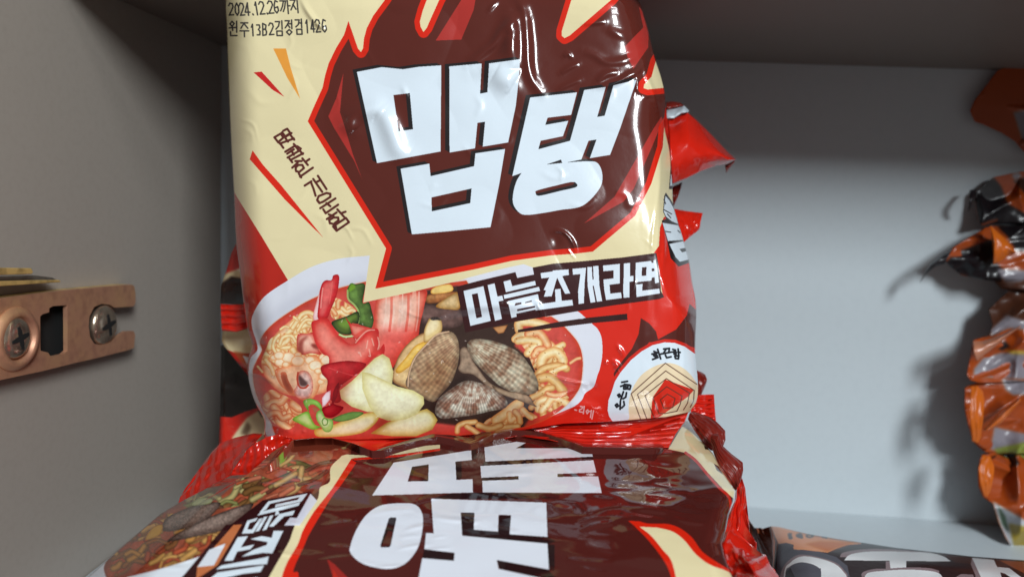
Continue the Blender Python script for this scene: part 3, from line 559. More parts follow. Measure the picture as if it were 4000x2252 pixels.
    wh(825, 742, 1790, 775, 1800, 1062, 1482, 1040, 1495, 880, 1390, 877, 1385, 1018, 1182, 1002, 1188, 860, 1073, 858, 1085, 1052, 1800, 1118, 1812, 1335, 1375, 1255, 1390, 1330, 1900, 1440, 1900, 1700, 735, 1700, 720, 1400, 750, 1240, 1015, 1262, 1022, 1195, 768, 1165, 782, 1030, 846, 1032)
    # cream curve with its red outline
    o1 = sm(c('I', 340, 960, 400, 1010, 560, 1180, 700, 1400, 760, 1700)) + sm(c('I', 1500, 1700, 1400, 1460, 1210, 1375, 1000, 1240, 900, 1110, 800, 1030, 690, 990, 520, 985, 440, 965))
    P(o1, RED)
    P(sm(c('I', 440, 1012, 540, 1090, 640, 1210, 730, 1340, 800, 1700)) + sm(c('I', 1400, 1700, 1260, 1470, 1215, 1405, 1050, 1340, 930, 1250, 830, 1130, 730, 1055, 600, 1020)), CREAM)
    # cream margin on the right with its red line and ink marks
    P(c('I', 690, 340, 860, 60, 1000, 200, 1300, 700, 1270, 780, 1180, 700, 1050, 560, 930, 430, 860, 375), CREAM)
    cv.line(c('I', 840, 370, 930, 440, 1040, 570, 1130, 670, 1220, 760, 1235, 900), 11, (196, 36, 24), 1)
    P(c('I', 1000, 310, 1060, 335, 1070, 350, 1010, 340), (40, 30, 20)); P(c('I', 1088, 465, 1130, 490, 1165, 560, 1110, 520), (58, 30, 20))
    return cv

# ------------------------------------------------------------------ artwork of the other packets
def paint_back():                               # the red packets stacked behind the standing one
    cv = Canvas(820, 340, 2940, 1840, (204, 34, 22), 0.6)
    P = cv.poly
    P(c('Q', 60, 340, 130, 310, 200, 285, 300, 300, 300, 500, 60, 500), (232, 214, 170), 0, soft=2)
    P(c('Q', 60, 390, 150, 332, 300, 360, 300, 500, 60, 500), (44, 34, 34), 0, soft=2)
    P(c('Q', 60, 640, 180, 640, 245, 625, 400, 640, 400, 760, 190, 770, 160, 760, 60, 720), (230, 212, 166))
    P(c('Q', 160, 755, 240, 770, 300, 800, 300, 900, 230, 850), (190, 88, 44), 0, soft=2); P(c('Q', 215, 780, 250, 790, 240, 830), (230, 230, 230))
    P(c('Q', 40, 715, 98, 712, 243, 890, 300, 960, 420, 1000, 420, 1085, 300, 1075, 235, 1095, 150, 1130, 40, 1120), (20, 15, 15))  # painted black in place of the shade in the gap at left
    P(c('Q', 150, 1250, 200, 1180, 240, 1130, 320, 1080, 500, 1100, 500, 1300, 210, 1260), (222, 206, 164), 0, soft=2)
    P(c('Q', 205, 1220, 240, 1150, 262, 1180, 245, 1240), (110, 90, 70), 0, soft=3); P(c('Q', 300, 1085, 330, 1080, 350, 1130, 320, 1125), (60, 50, 40), soft=2)
    return cv
def paint_orange():
    cv = Canvas(3300, 100, 4700, 2250, (150, 62, 16), 0.5)
    P = cv.poly
    def q(k, col, *v): P(c(k, *v), col, 0, soft=2)
    W_, BK = (128, 122, 130), (22, 18, 22)
    q('K', W_, 590, 345, 700, 330, 1700, 300, 1700, 520, 640, 500)
    q('K', BK, 360, 780, 480, 715, 520, 760, 560, 860, 660, 920, 1700, 960, 1700, 1060, 640, 1000, 400, 980)
    q('K', (60, 34, 26), 590, 730, 700, 700, 1700, 700, 1700, 800, 660, 810); q('K', W_, 580, 700, 620, 680, 640, 710, 600, 730)
    q('K', BK, 40, 1330, 120, 1200, 200, 1150, 180, 1225, 260, 1140, 480, 1060, 485, 1190, 540, 1240, 520, 1330, 380, 1290, 220, 1240)
    q('K', BK, 500, 990, 700, 980, 1700, 1000, 1700, 1120, 610, 1130, 560, 1050); q('K', W_, 500, 1230, 700, 1240, 700, 1340, 560, 1350)
    q('K', (84, 44, 24), 590, 1345, 660, 1290, 1700, 1300, 1700, 1400, 600, 1400)
    q('L', (70, 38, 24), 380, 0, 1700, 0, 1700, 240, 560, 230, 450, 292, 400, 300)  # packet top darkened in the print, for the shaded gap between packets
    q('L', W_, 440, 260, 530, 180, 640, 215, 640, 260, 540, 250, 450, 290)
    q('L', W_, 350, 470, 400, 410, 500, 380, 700, 380, 1700, 380, 1700, 520, 620, 525, 350, 510); q('L', BK, 470, 350, 520, 320, 545, 350, 500, 370)
    q('L', (190, 160, 60), 520, 370, 1700, 372, 1700, 392, 560, 388); q('L', W_, 500, 520, 700, 540, 1700, 560, 1700, 620, 560, 610, 520, 580)
    q('L', W_, 460, 780, 620, 815, 1700, 820, 1700, 900, 500, 915, 370, 885, 440, 900); q('L', (130, 140, 60), 460, 900, 640, 860, 1700, 900, 1700, 960, 480, 930)
    q('L', BK, 450, 940, 560, 920, 600, 980, 520, 1010, 450, 1080); q('L', (176, 178, 184), 450, 1180, 640, 1290, 1700, 1300, 1700, 1460, 560, 1450, 500, 1330)
    q('L', (60, 80, 60), 480, 1200, 520, 1260, 540, 1350, 500, 1300); q('L', (150, 130, 50), 540, 1300, 640, 1320, 1700, 1340, 1700, 1450, 570, 1440)
    return cv
def paint_dark():                               # the dark brown packet lying low on the right
    cv = Canvas(2700, 1950, 4700, 2800, (44, 26, 28), 0.8)
    P = cv.poly
    sm = lambda q: [tuple(v) for v in smooth(q, False, 6)]
    P(c('J', -300, 320, 250, 320, 330, 520, 290, 700, 300, 1300, -300, 1300), (120, 56, 24))
    P(c('J', 250, 340, 1070, 470, 1090, 520, 960, 530, 870, 560, 780, 600, 560, 575, 460, 575, 470, 530, 400, 510, 330, 520), (236, 158, 112))
    P(c('J', 570, 520, 700, 495, 1050, 505, 960, 530, 780, 592), (216, 112, 20), soft=3)
    for v in ((415, 430, 430, 420, 455, 425, 450, 440, 460, 470, 430, 478, 420, 455), (490, 435, 530, 420, 550, 440, 550, 470, 500, 460), (580, 440, 620, 430, 655, 440, 640, 462, 590, 462)):
        P(c('J', *v), (86, 84, 92), 1, soft=1)
    cv.line(c('J', 730, 455, 770, 465), 6, (110, 108, 116)); P(c('J', 600, 443, 630, 440, 630, 452, 602, 454), (200, 150, 120))
    P(c('J', 330, 520, 400, 510, 460, 525, 470, 570, 700, 590, 860, 640, 960, 720, 1000, 900, 300, 900), (84, 82, 92))
    G1 = (228, 230, 232); M1 = (140, 120, 124)
    # ring letter
    P(sm(c('J', 300, 1300, 330, 900, 370, 740, 450, 650, 540, 618, 690, 640, 850, 690, 930, 760, 970, 860, 980, 1300)), M1); P(sm(c('J', 380, 1300, 380, 800, 440, 690, 540, 635, 690, 650, 840, 700, 920, 770, 960, 870, 960, 1300)), G1)
    P(sm(c('J', 390, 1300, 390, 820, 430, 730, 520, 690, 620, 700, 700, 740, 720, 800, 720, 1300)), (84, 82, 92)); P(c('J', 395, 780, 440, 740, 480, 824, 520, 1300, 390, 1300), (40, 26, 30))
    # cap-and-stem letter
    P(sm(c('J', 890, 640, 920, 600, 1050, 575, 1200, 565, 1400, 572, 1600, 585, 1730, 590)) + c('J', 1700, 640), M1)
    P(sm(c('J', 930, 670, 980, 620, 1100, 595, 1250, 588, 1500, 592, 1700, 600, 1830, 630, 1910, 680)), G1)
    P(c('J', 1310, 680, 1350, 680, 1360, 760, 1310, 745), M1); P(c('J', 1345, 670, 1500, 670, 1500, 740, 1700, 760, 1700, 780, 1360, 780), G1)
    P(sm(c('J', 1090, 824, 1100, 780, 1200, 750, 1330, 745, 1500, 735, 1700, 740, 1800, 765)) + c('J', 1800, 824), M1)
    P(sm(c('J', 1110, 840, 1150, 785, 1300, 765, 1500, 755, 1700, 765, 1800, 790, 1840, 840)) + c('J', 1850, 1300, 1100, 1300), G1); P(c('J', 1300, 860, 1650, 850, 1650, 1300, 1300, 1300), (44, 26, 28))
    # upright letter at the right
    P(c('J', 2060, 645, 2110, 645, 2200, 824, 2300, 1100, 2150, 1100, 2130, 800), M1); P(c('J', 2100, 645, 2300, 665, 2330, 730, 2440, 740, 2650, 900, 2650, 960, 2400, 790, 2360, 780, 2440, 1100, 2250, 1100, 2180, 820), G1)
    P(c('J', 1950, 824, 2000, 795, 2110, 800, 2130, 860, 1940, 900), M1)
    P(c('J', 2350, 670, 2800, 690, 2800, 860, 2600, 800), (150, 76, 40)); P(c('J', 1750, 600, 2100, 640, 2090, 700, 1950, 690, 1860, 630), (70, 36, 26))
    return cv
# ------------------------------------------------------------------ materials
def mat(name, col=(.5, .5, .5), rough=.5, metal=0.0, spec=.5, img=None, bump=None, coat=0.0, mott=None, ior=1.5, rough_var=0.0):
    m = bpy.data.materials.new(name); m.use_nodes = True; nt = m.node_tree; b = nt.nodes['Principled BSDF']
    N, Lk = nt.nodes.new, nt.links.new
    b.inputs['Base Color'].default_value = (*col, 1); b.inputs['Roughness'].default_value = rough
    b.inputs['Metallic'].default_value = metal; b.inputs['IOR'].default_value = ior
    b.inputs['Specular IOR Level'].default_value = spec
    b.inputs['Coat Weight'].default_value = coat; b.inputs['Coat Roughness'].default_value = 0.05
    tc = N('ShaderNodeTexCoord')
    if img is not None:
        t = N('ShaderNodeTexImage'); t.image = img; t.extension = 'EXTEND'; t.interpolation = 'Linear'
        Lk(tc.outputs['UV'], t.inputs[0]); Lk(t.outputs[0], b.inputs['Base Color'])
    if mott:                                   # mott = [(scale, amount, other colour)]
        prev = None
        for sc, am, oc in mott:
            n = N('ShaderNodeTexNoise'); n.inputs['Scale'].default_value = sc; n.inputs['Detail'].default_value = 5
            Lk(tc.outputs['Object'], n.inputs['Vector'])
            r = N('ShaderNodeMapRange'); r.inputs[1].default_value = .45; r.inputs[2].default_value = .7; r.inputs[4].default_value = am
            Lk(n.outputs[0], r.inputs[0])
            mx = N('ShaderNodeMix'); mx.data_type = 'RGBA'
            Lk(r.outputs[0], mx.inputs[0]); mx.inputs[6].default_value = (*col, 1); mx.inputs[7].default_value = (*oc, 1)
            if prev: Lk(prev, mx.inputs[6])
            prev = mx.outputs[2]
        Lk(prev, b.inputs['Base Color'])
    if rough_var:
        n = N('ShaderNodeTexNoise'); n.inputs['Scale'].default_value = 60; n.inputs['Detail'].default_value = 4
        Lk(tc.outputs['Object'], n.inputs['Vector'])
        r = N('ShaderNodeMapRange'); r.inputs[3].default_value = rough; r.inputs[4].default_value = rough + rough_var
        Lk(n.outputs[0], r.inputs[0]); Lk(r.outputs[0], b.inputs['Roughness'])
    if bump:                                   # [(scale, strength, distance)]
        prev = None
        for sc, st, di in bump:
            n = N('ShaderNodeTexNoise'); n.inputs['Scale'].default_value = sc; n.inputs['Detail'].default_value = 3
            Lk(tc.outputs['Object'], n.inputs['Vector'])
            bp = N('ShaderNodeBump'); bp.inputs['Strength'].default_value = st; bp.inputs['Distance'].default_value = di
            Lk(n.outputs[0], bp.inputs['Height'])
            if prev: Lk(prev, bp.inputs['Normal'])
            prev = bp.outputs[0]
        Lk(prev, b.inputs['Normal'])
    return m
def lin(r, g, b): return tuple((v / 255 / 12.92 if v / 255 < .04045 else ((v / 255 + .055) / 1.055) ** 2.4) for v in (r, g, b))

# ------------------------------------------------------------------ mesh builders
def link(name, me, parent=None):
    o = bpy.data.objects.new(name, me); SC.collection.objects.link(o)
    if parent: o.parent = parent
    return o
def mesh(name, verts, faces, material, uvs=None, parent=None, smooth_=True):
    me = bpy.data.meshes.new(name); me.from_pydata([tuple(v) for v in verts], [], faces); me.update()
    if uvs is not None:
        ul = me.uv_layers.new(name='UVMap'); vi = np.empty(len(me.loops), np.int32); me.loops.foreach_get('vertex_index', vi)
        ul.data.foreach_set('uv', np.asarray(uvs, np.float32)[vi].ravel())
    if smooth_: me.polygons.foreach_set('use_smooth', [True] * len(me.polygons))
    me.materials.append(material)
    return link(name, me, parent)
def tag(o, label, cat, group=None, kind=None):
    if label: o['label'] = label
    if cat: o['category'] = cat
    if group: o['group'] = group
    if kind: o['kind'] = kind
    return o
def coons(top, bot, left, right, nu, nv):
    T, B, L, R = resamp(top, nu + 1), resamp(bot, nu + 1), resamp(left, nv + 1), resamp(right, nv + 1)
    u = np.linspace(0, 1, nu + 1)[None, :, None]; v = np.linspace(0, 1, nv + 1)[:, None, None]
    T, B = T[None], B[None]; L, R = L[:, None], R[:, None]
    return (1 - v) * T + v * B + (1 - u) * L + u * R - ((1 - u) * (1 - v) * T[:, :1] + u * (1 - v) * T[:, -1:] + (1 - u) * v * B[:, :1] + u * v * B[:, -1:])
def film(name, px, t, material, cv=None, parent=None, back=0.02, backdir=None, rings=4, flat_back=False):
    """a film patch: px grid (photo pixels) at camera depths t, closed behind by a real thickness"""
    h, w_ = t.shape
    V = at(px[..., 0], px[..., 1], t).reshape(-1, 3)
    idx = np.arange(h * w_).reshape(h, w_)
    a, b_, c_, d = idx[:-1, :-1].ravel(), idx[:-1, 1:].ravel(), idx[1:, 1:].ravel(), idx[1:, :-1].ravel()
    F_ = np.stack([a, d, c_, b_], 1).tolist()
    U = list(zip(*[q.ravel() for q in cv.uv(px[..., 0], px[..., 1])])) if cv else [(0, 0)] * (h * w_)
    ring = np.concatenate([idx[0, :], idx[1:, -1], idx[-1, -2::-1], idx[-2:0:-1, 0]])
    P0 = V[ring]; cen = V.mean(0)
    bd = np.array(backdir if backdir is not None else ray(px[..., 0].mean(), px[..., 1].mean())); bd = bd / np.linalg.norm(bd)
    allv = [V]; U = list(U); n0 = h * w_; prev = ring; n = len(ring)
    ur = [U[i] for i in ring]
    for k in range(1, rings + 1):
        f = k / rings
        s_ = math.cos(f * math.pi / 2 * .98) if not flat_back else (1 - 0.0 * f)
        q = cen + (P0 - cen) * (s_ if not flat_back else 1.0) + bd * back * (math.sin(f * math.pi / 2) if not flat_back else f)
        if not flat_back:
            q = (cen + (P0 - cen) * s_) + bd * back * math.sin(f * math.pi / 2)
        allv.append(q); U += ur
        cur = np.arange(n0, n0 + n); n0 += n
        nx = np.roll(np.arange(n), -1)
        F_ += np.stack([prev, prev[nx], cur[nx], cur], 1).tolist(); prev = cur
    F_.append(prev.tolist())
    return mesh(name, np.concatenate(allv), F_, material, U, parent)
def strip(name, top, bot, tt, tb, material, cv=None, parent=None, nu=60, nv=24, rib=0.0, nrib=6, wav=0.0, seed=1, left=None, right=None, across=False, thick=.0006, cup=0.0):
    """a heat-sealed seam or a flap of film: a thin ribbed sheet with its own thickness"""
    left = left or [top[0], bot[0]]; right = right or [top[-1], bot[-1]]
    g = coons(top, bot, left, right, nu, nv)
    u = np.linspace(0, 1, nu + 1)[None, :]; v = np.linspace(0, 1, nv + 1)[:, None]
    tt = np.interp(u, np.linspace(0, 1, np.size(tt)), np.atleast_1d(tt)); tb = np.interp(u, np.linspace(0, 1, np.size(tb)), np.atleast_1d(tb))
    t = (1 - v) * tt + v * tb
    ph = (u if across else v) * nrib * 2 * math.pi + 1.2 * vnoise(u * 4, v * 3, seed)
    t = t + rib * np.sin(ph) + wav * fbm(u * 3 + 0 * v, v * 2.2, seed + 3) - cup * np.sin(v * math.pi)
    return film(name, g, t, material, cv, parent, back=thick, rings=1, flat_back=True)
def ridge(X, Y, pts, w_, amp, power=2.0):
    pts = smooth(pts, False, 5) if len(pts) > 2 else np.array(pts, float)
    d = np.full(X.shape, 1e9); s = np.zeros(X.shape); L = 0
    seg = np.hypot(*np.diff(pts, axis=0).T); tot = seg.sum()
    for a, b_, l in zip(pts[:-1], pts[1:], seg):
        u = b_ - a; t = np.clip(((X - a[0]) * u[0] + (Y - a[1]) * u[1]) / (l * l + 1e-9), 0, 1)
        dd = np.hypot(X - a[0] - t * u[0], Y - a[1] - t * u[1]); k = dd < d
        d[k] = dd[k]; s[k] = (L + t[k] * l) / tot; L += l
    env = np.sqrt(np.clip(np.sin(np.clip(s, .02, .98) * math.pi), 0, 1))
    return amp * env * np.exp(-(d / w_) ** power)
def extrude(name, pts3, vec, material, parent=None, bev=0.0, holes=()):
    """flat outline (3-D points) given a thickness along vec, with bevelled edges"""
    import bmesh
    bm = bmesh.new(); vec = Vector(vec)
    from mathutils.geometry import tessellate_polygon
    loops = [[Vector(p) for p in pts3]] + [[Vector(p) for p in h] for h in holes]
    tri = tessellate_polygon(loops); flat = [p for l in loops for p in l]
    bo = [bm.verts.new(p) for p in flat]; to = [bm.verts.new(p + vec) for p in flat]
    for t in tri:
        try: bm.faces.new([to[i] for i in t]); bm.faces.new([bo[i] for i in reversed(t)])
        except ValueError: pass
    k = 0
    for l in loops:
        for i in range(len(l)):
            a, b_ = k + i, k + (i + 1) % len(l); bm.faces.new([bo[a], bo[b_], to[b_], to[a]])
        k += len(l)
    bmesh.ops.recalc_face_normals(bm, faces=bm.faces)
    me = bpy.data.meshes.new(name); bm.to_mesh(me); bm.free(); me.materials.append(material)
    o = link(name, me, parent)
    if bev:
        md = o.modifiers.new('bevel', 'BEVEL'); md.width = bev; md.segments = 3; md.limit_method = 'ANGLE'; md.angle_limit = math.radians(40)
    return o
def box(name, lo, hi, material, parent=None, bev=0.0):
    x0, y0, z0 = lo; x1, y1, z1 = hi
    return extrude(name, [(x0, y0, z0), (x1, y0, z0), (x1, y1, z0), (x0, y1, z0)], (0, 0, z1 - z0), material, parent, bev)

# ------------------------------------------------------------------ the setting: the inside of the shelf unit
board = lin(189, 198, 203)
m_back = mat('laminate_back', board, .42, spec=.35, bump=[(900, .12, .0004)], mott=[(260, .25, lin(180, 189, 195))])
m_side = mat('laminate_side', lin(160, 151, 142), .25, spec=.5, bump=[(900, .06, .0003)], mott=[(420, .3, lin(150, 141, 133))])
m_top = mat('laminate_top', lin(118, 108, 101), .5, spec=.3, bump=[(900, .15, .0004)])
XR = 0.40; TH = 0.018
tag(box('wall_back', (XL - TH, 0, -TH), (XR + TH, TH, ZCEIL + TH), m_back), 'pale blue-grey laminate back panel of the shelf unit', 'back panel', kind='structure')
tag(box('wall_left', (XL - TH, YF, -TH), (XL, -.0002, ZCEIL + TH), m_side, bev=.0008), 'brown-grey laminate side panel carrying the metal bracket', 'side panel', kind='structure')
tag(box('wall_right', (XR, YF, -TH), (XR + TH, -.0002, ZCEIL + TH), m_side, bev=.0008), 'grey laminate side panel beyond the orange packets', 'side panel', kind='structure')
tag(box('floor', (XL + .0002, YF, -TH), (XR - .0002, -.0002, 0), m_back, bev=.0008), 'pale grey shelf board the packets lie on', 'shelf', kind='structure')
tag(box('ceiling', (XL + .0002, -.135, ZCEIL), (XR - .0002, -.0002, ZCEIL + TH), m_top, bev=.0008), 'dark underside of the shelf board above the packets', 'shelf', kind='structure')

# ------------------------------------------------------------------ standing noodle packet
cm = paint_main()
FB = [(900, .06, .0003), (160, .03, .0008)]
m_main = mat('printed_film_front', img=cm.image('front_print'), rough=.22, spec=.5, coat=.85, bump=FB)
m_red = mat('red_seal_film', lin(202, 30, 14), .2, spec=.6, coat=.4, bump=[(500, .15, .0005)])
m_dkred = mat('inner_red_film', lin(120, 30, 20), .3, spec=.5, bump=[(400, .2, .0006)], mott=[(120, .6, lin(84, 22, 18))])
m_sil = mat('silver_film', (.55, .5, .52), .25, metal=.8, bump=[(300, .2, .0006)])
Pb = at(1850, 1700, .252)                       # foot of the front face
tilt = math.radians(8.0); NRM = np.array([0, -math.cos(tilt), math.sin(tilt)])
def tplane(X, Y, off=0.0):
    r = ray(X, Y); return ((Pb + NRM * off - CAM) @ NRM) / (r @ NRM)
Lm = p2(893, -110, 881, 0, 886, 120, 890, 250, 900, 500, 913, 740, 922, 939, 936, 1052, 955, 1210, 968, 1290, 984, 1345, 970, 1400, 968, 1456, 981, 1524, 1002, 1582, 1033, 1640, 1030, 1700)
Rm = p2(2440, -110, 2495, 0, 2515, 62, 2536, 137, 2557, 223, 2586, 314, 2600, 393, 2596, 450, 2596, 500, 2616, 594, 2626, 718, 2630, 798, 2646, 857, 2668, 932, 2691, 1016, 2703, 1096, 2720, 1199, 2716, 1367, 2726, 1490, 2722, 1560, 2694, 1608)
Tm = p2(893, -110, 1700, -130, 2440, -110)
Bm = p2(1030, 1700, 1150, 1712, 1400, 1716, 1700, 1706, 1900, 1694, 2060, 1676, 2200, 1654, 2400, 1645, 2600, 1628, 2694, 1608)
NU, NV = 460, 470
g = coons(Tm, Bm, smooth(Lm, False, 4), smooth(Rm, False, 4), NU, NV)
X, Y = g[..., 0], g[..., 1]
u = np.linspace(0, 1, NU + 1)[None, :] + 0 * Y; v = np.linspace(0, 1, NV + 1)[:, None] + 0 * X
t = tplane(X, Y)
fold = np.interp(Y, [-110, 300, 500, 600, 800, 985, 1081, 1160, 1260, 1500], [2560, 2590, 2585, 2580, 2576, 2566, 2584, 2610, 2690, 2730])
side = np.clip(X - fold, 0, 400)
t += np.where(side > 0, side / 150 * .014, 0) * np.interp(Y, [-110, 400, 600, 1150, 1300], [.2, .5, 1, 1, 0])
lr = np.clip((X - np.interp(Y, [p[1] for p in Lm], [p[0] for p in Lm])) / 130, 0, 1)
t += .013 * (1 - lr) ** 3
rr = np.clip((np.interp(Y, [p[1] for p in Rm], [p[0] for p in Rm]) - X) / 150, 0, 1)
t += .012 * (1 - rr) ** 3
t += .004 * np.clip((v - .9) / .1, 0, 1) ** 2 + .012 * np.clip((.09 - v) / .09, 0, 1) ** 2
t -= .0035 * np.exp(-((X - 1850) / 620) ** 2 - ((Y - 1050) / 520) ** 2)       # noodle block pushing the film out
R = np.zeros_like(X)
def rg(pts, w_, amp, power=2.0):
    global R; R = R + ridge(X, Y, pts, w_, amp / 1000, power)
# long fold that runs down from the top and its neighbours
rg(c('B', 640, -60, 700, 60, 735, 200, 750, 400, 760, 620, 800, 760, 900, 900), 20, 1.35); rg(c('B', 590, 100, 610, 250, 610, 450, 630, 660), 36, 2.4); rg([(1930, 285), (2010, 330)], 48, 2.3); rg([(1345, 470), (1385, 515)], 34, 1.7); rg([(1235, 85), (1262, 112)], 10, 1.0)
rg(c('B', 650, 180, 520, 280, 430, 420, 330, 500, 180, 620), 18, 1.3); rg(c('B', 600, 330, 520, 520, 420, 620, 200, 700), 30, 1.0)
rg(c('B', 1060, 700, 1150, 640, 1240, 600), 9, .6); rg(c('B', 1040, 850, 1140, 800, 1260, 750), 9, .55); rg(c('B', 1090, 540, 1130, 510, 1170, 545), 8, .5)
rg(c('B', 1400, 780, 1500, 700, 1620, 680), 12, .8); rg(c('B', 1380, 830, 1560, 790, 1700, 720, 1800, 660, 1880, 500), 12, .9); rg(c('B', 1870, 540, 1860, 640, 1900, 780, 1950, 900, 1980, 1030), 10, 1.1)
rg(c('B', 1280, 230, 1380, 215, 1490, 205), 10, .6); rg(c('B', 1500, 270, 1600, 320, 1720, 360), 16, .5); rg(c('B', 1270, 480, 1380, 520, 1500, 590, 1640, 580, 1760, 540, 1880, 490), 16, .6)
rg(c('B', 380, 110, 420, 60, 480, 0), 8, .5); rg(c('B', 1840, 930, 1900, 900, 1960, 920), 8, .6); rg(c('B', 1780, 740, 1790, 840, 1820, 900), 7, .4)
rg(c('A', 780, -30, 840, 90, 910, 190, 975, 262), 11, 1.1)
rg(c('A', 1200, 1130, 1330, 1070, 1480, 1030, 1560, 1080), 34, 1.8); rg(c('A', 1520, 1010, 1580, 1100, 1640, 1250, 1700, 1400, 1800, 1480), 38, 2.0); rg(c('A', 1750, 820, 1790, 930), 12, .45)
rg(c('D', 820, 820, 870, 806, 930, 835, 980, 900, 1005, 980), 7, .8); rg(c('D', 830, 840, 850, 880, 860, 940), 18, -.4); rg(c('D', 940, 950, 1000, 1030), 4, .3)
rg(c('D', 1690, 700, 1700, 900, 1690, 1100), 7, .6); rg(c('X', 20, 1230, 35, 1000, 60, 820, 80, 650, 110, 400), 8, .5)
rg(c('V', -500, 1150, 0, 1030, 400, 960, 800, 920, 1200, 940, 1650, 960), 24, 1.5); rg(c('V', 1600, 850, 1690, 1000, 1750, 1190), 8, .7); rg(c('V', 900, 870, 1000, 820, 1100, 880), 12, .4)
rg(c('E', 1400, 410, 1500, 450, 1600, 455), 7, .4); rg(c('N', 650, 700, 750, 740, 900, 780, 1050, 800), 7, .5); rg(c('N', 1030, 900, 1100, 840, 1160, 850), 16, -.6)
rg(c('N', 1250, 560, 1260, 590), 7, .5); rg(c('N', 1320, 560, 1370, 600, 1400, 660), 9, .7); rg(c('N', 1340, 620, 1390, 670), 7, .5); rg(c('N', 1370, 400, 1420, 470, 1440, 520), 8, .5)
rg(c('E', 270, 400, 280, 560, 330, 700, 300, 800, 240, 870), 16, -1.4); rg(c('E', 240, 870, 330, 890, 420, 950), 9, .8); rg(c('b', 280, 1040, 430, 1100, 640, 1180), 12, .9); rg(c('b', 780, 1180, 800, 1140), 7, .5)
rg(c('D', 880, 1040, 760, 1100, 640, 1220, 600, 1320), 50, .45); rg(c('F', 780, 1180, 900, 1060, 1050, 980), 22, -.8); rg(c('F', 900, 1110, 1050, 1120, 1120, 1170), 20, .7)
_rn = np.random.RandomState(7)
for _k in range(70):                              # small creases scattered over the film, mostly near the edges
    _x = (900 + 500 * _rn.rand() ** 2) if _rn.rand() < .35 else (2720 - 1100 * _rn.rand() ** 1.6); _y = _rn.rand() * 1680; _a = _rn.rand() * 3.14; _l = 30 + 90 * _rn.rand()
    rg([(_x, _y), (_x + _l * .5 * math.cos(_a), _y + _l * .5 * math.sin(_a)), (_x + _l * math.cos(_a + .5), _y + _l * math.sin(_a + .5))], 6 + 8 * _rn.rand(), .05 + .20 * _rn.rand())
R += .00060 * fbm(X / 340, Y / 300, 11, 2) + .00007 * fbm(X / 90, Y / 80, 21, 2)
R += .0007 * np.abs(vnoise(X / 330 + Y / 900, Y / 400 - X / 1200, 91)) + .0005 * np.abs(vnoise(X / 230 - Y / 400, Y / 260 + X / 700, 95)) * np.clip((1150 - Y) / 300, .35, 1)
R += .00022 * fbm(X / 130, Y / 70, 31, 2) * np.clip((X - 1950) / 300, 0, 1) * np.clip((600 - Y) / 260, 0, 1)
R += .0004 * fbm(X / 40, Y / 200, 41, 2) * np.clip((X - 2480) / 120, 0, 1)
t -= R
root = tag(bpy.data.objects.new('noodle_packet', None), 'cream and brown noodle packet standing upright with clam noodle bowl print', 'noodle packet', 'red noodle packets')
SC.collection.objects.link(root)
front = film('bag', g, t, m_main, cm, root, back=.034, backdir=(0.0, 1, -.1), rings=7)
# its bottom seal: ribbed red film bent forward on the right, seen edge-on on the left
strip('bottom_seal', p2(1990, 1690, 2100, 1674, 2200, 1656, 2400, 1646, 2560, 1630, 2690, 1606), p2(2010, 1700, 2140, 1716, 2278, 1746, 2440, 1750, 2612, 1747),
      [.256, .258, .258, .260, .264], [.251, .246, .243, .243, .245], m_red, None, root, 150, 60, rib=.00035, nrib=7, wav=.0016, seed=4, right=p2(2690, 1606, 2675, 1645, 2640, 1692, 2612, 1747), cup=.001)
strip('bottom_seal', p2(1030, 1700, 1200, 1706, 1500, 1708, 1800, 1696, 2010, 1684), p2(1040, 1722, 1250, 1742, 1450, 1775, 1560, 1752, 1720, 1718, 1850, 1742, 2020, 1702),
      [.262, .262, .262], [.249, .247, .2485], m_red, None, root, 150, 30, rib=.0003, nrib=6, wav=.001, seed=8)

# ------------------------------------------------------------------ packet lying flat in front
cf = paint_flat()
m_flat = mat('printed_film_flat', img=cf.image('flat_print'), rough=.05, spec=.5, coat=.1, ior=1.46, bump=[(1100, .03, .0002)])
ZT = at(1850, 1745, .2385)[2]
Lf = c('G', 1300, 545, 1180, 600, 1000, 700, 850, 780, 700, 870, 350, 1170, 90, 1400, -250, 1780) + p2(-20, 2700)
Tf = p2(906, 1854, 990, 1850, 1058, 1812, 1110, 1760, 1148, 1716, 1232, 1709, 1300, 1709, 1380, 1730, 1454, 1759, 1500, 1757, 1533, 1744, 1620, 1722, 1710, 1703, 1775, 1715, 1836, 1733, 1870, 1722, 1930, 1693, 1999, 1680, 2060, 1682, 2120, 1692, 2200, 1716, 2278, 1746, 2440, 1750, 2606, 1750)
Rf = p2(2606, 1750) + c('I', 760, 230, 855, 88, 920, 150, 1010, 300, 1080, 380, 1150, 520, 1220, 620, 1272, 700, 1255, 790, 1215, 900, 1190, 1040, 1155, 1150, 1180, 1260, 1230, 1400, 1300, 1600) + p2(2960, 2700)
Bf = p2(-20, 2700, 1400, 2720, 2960, 2700)
NUf, NVf = 420, 260
gf = coons(Tf, Bf, Lf, Rf, NUf, NVf)
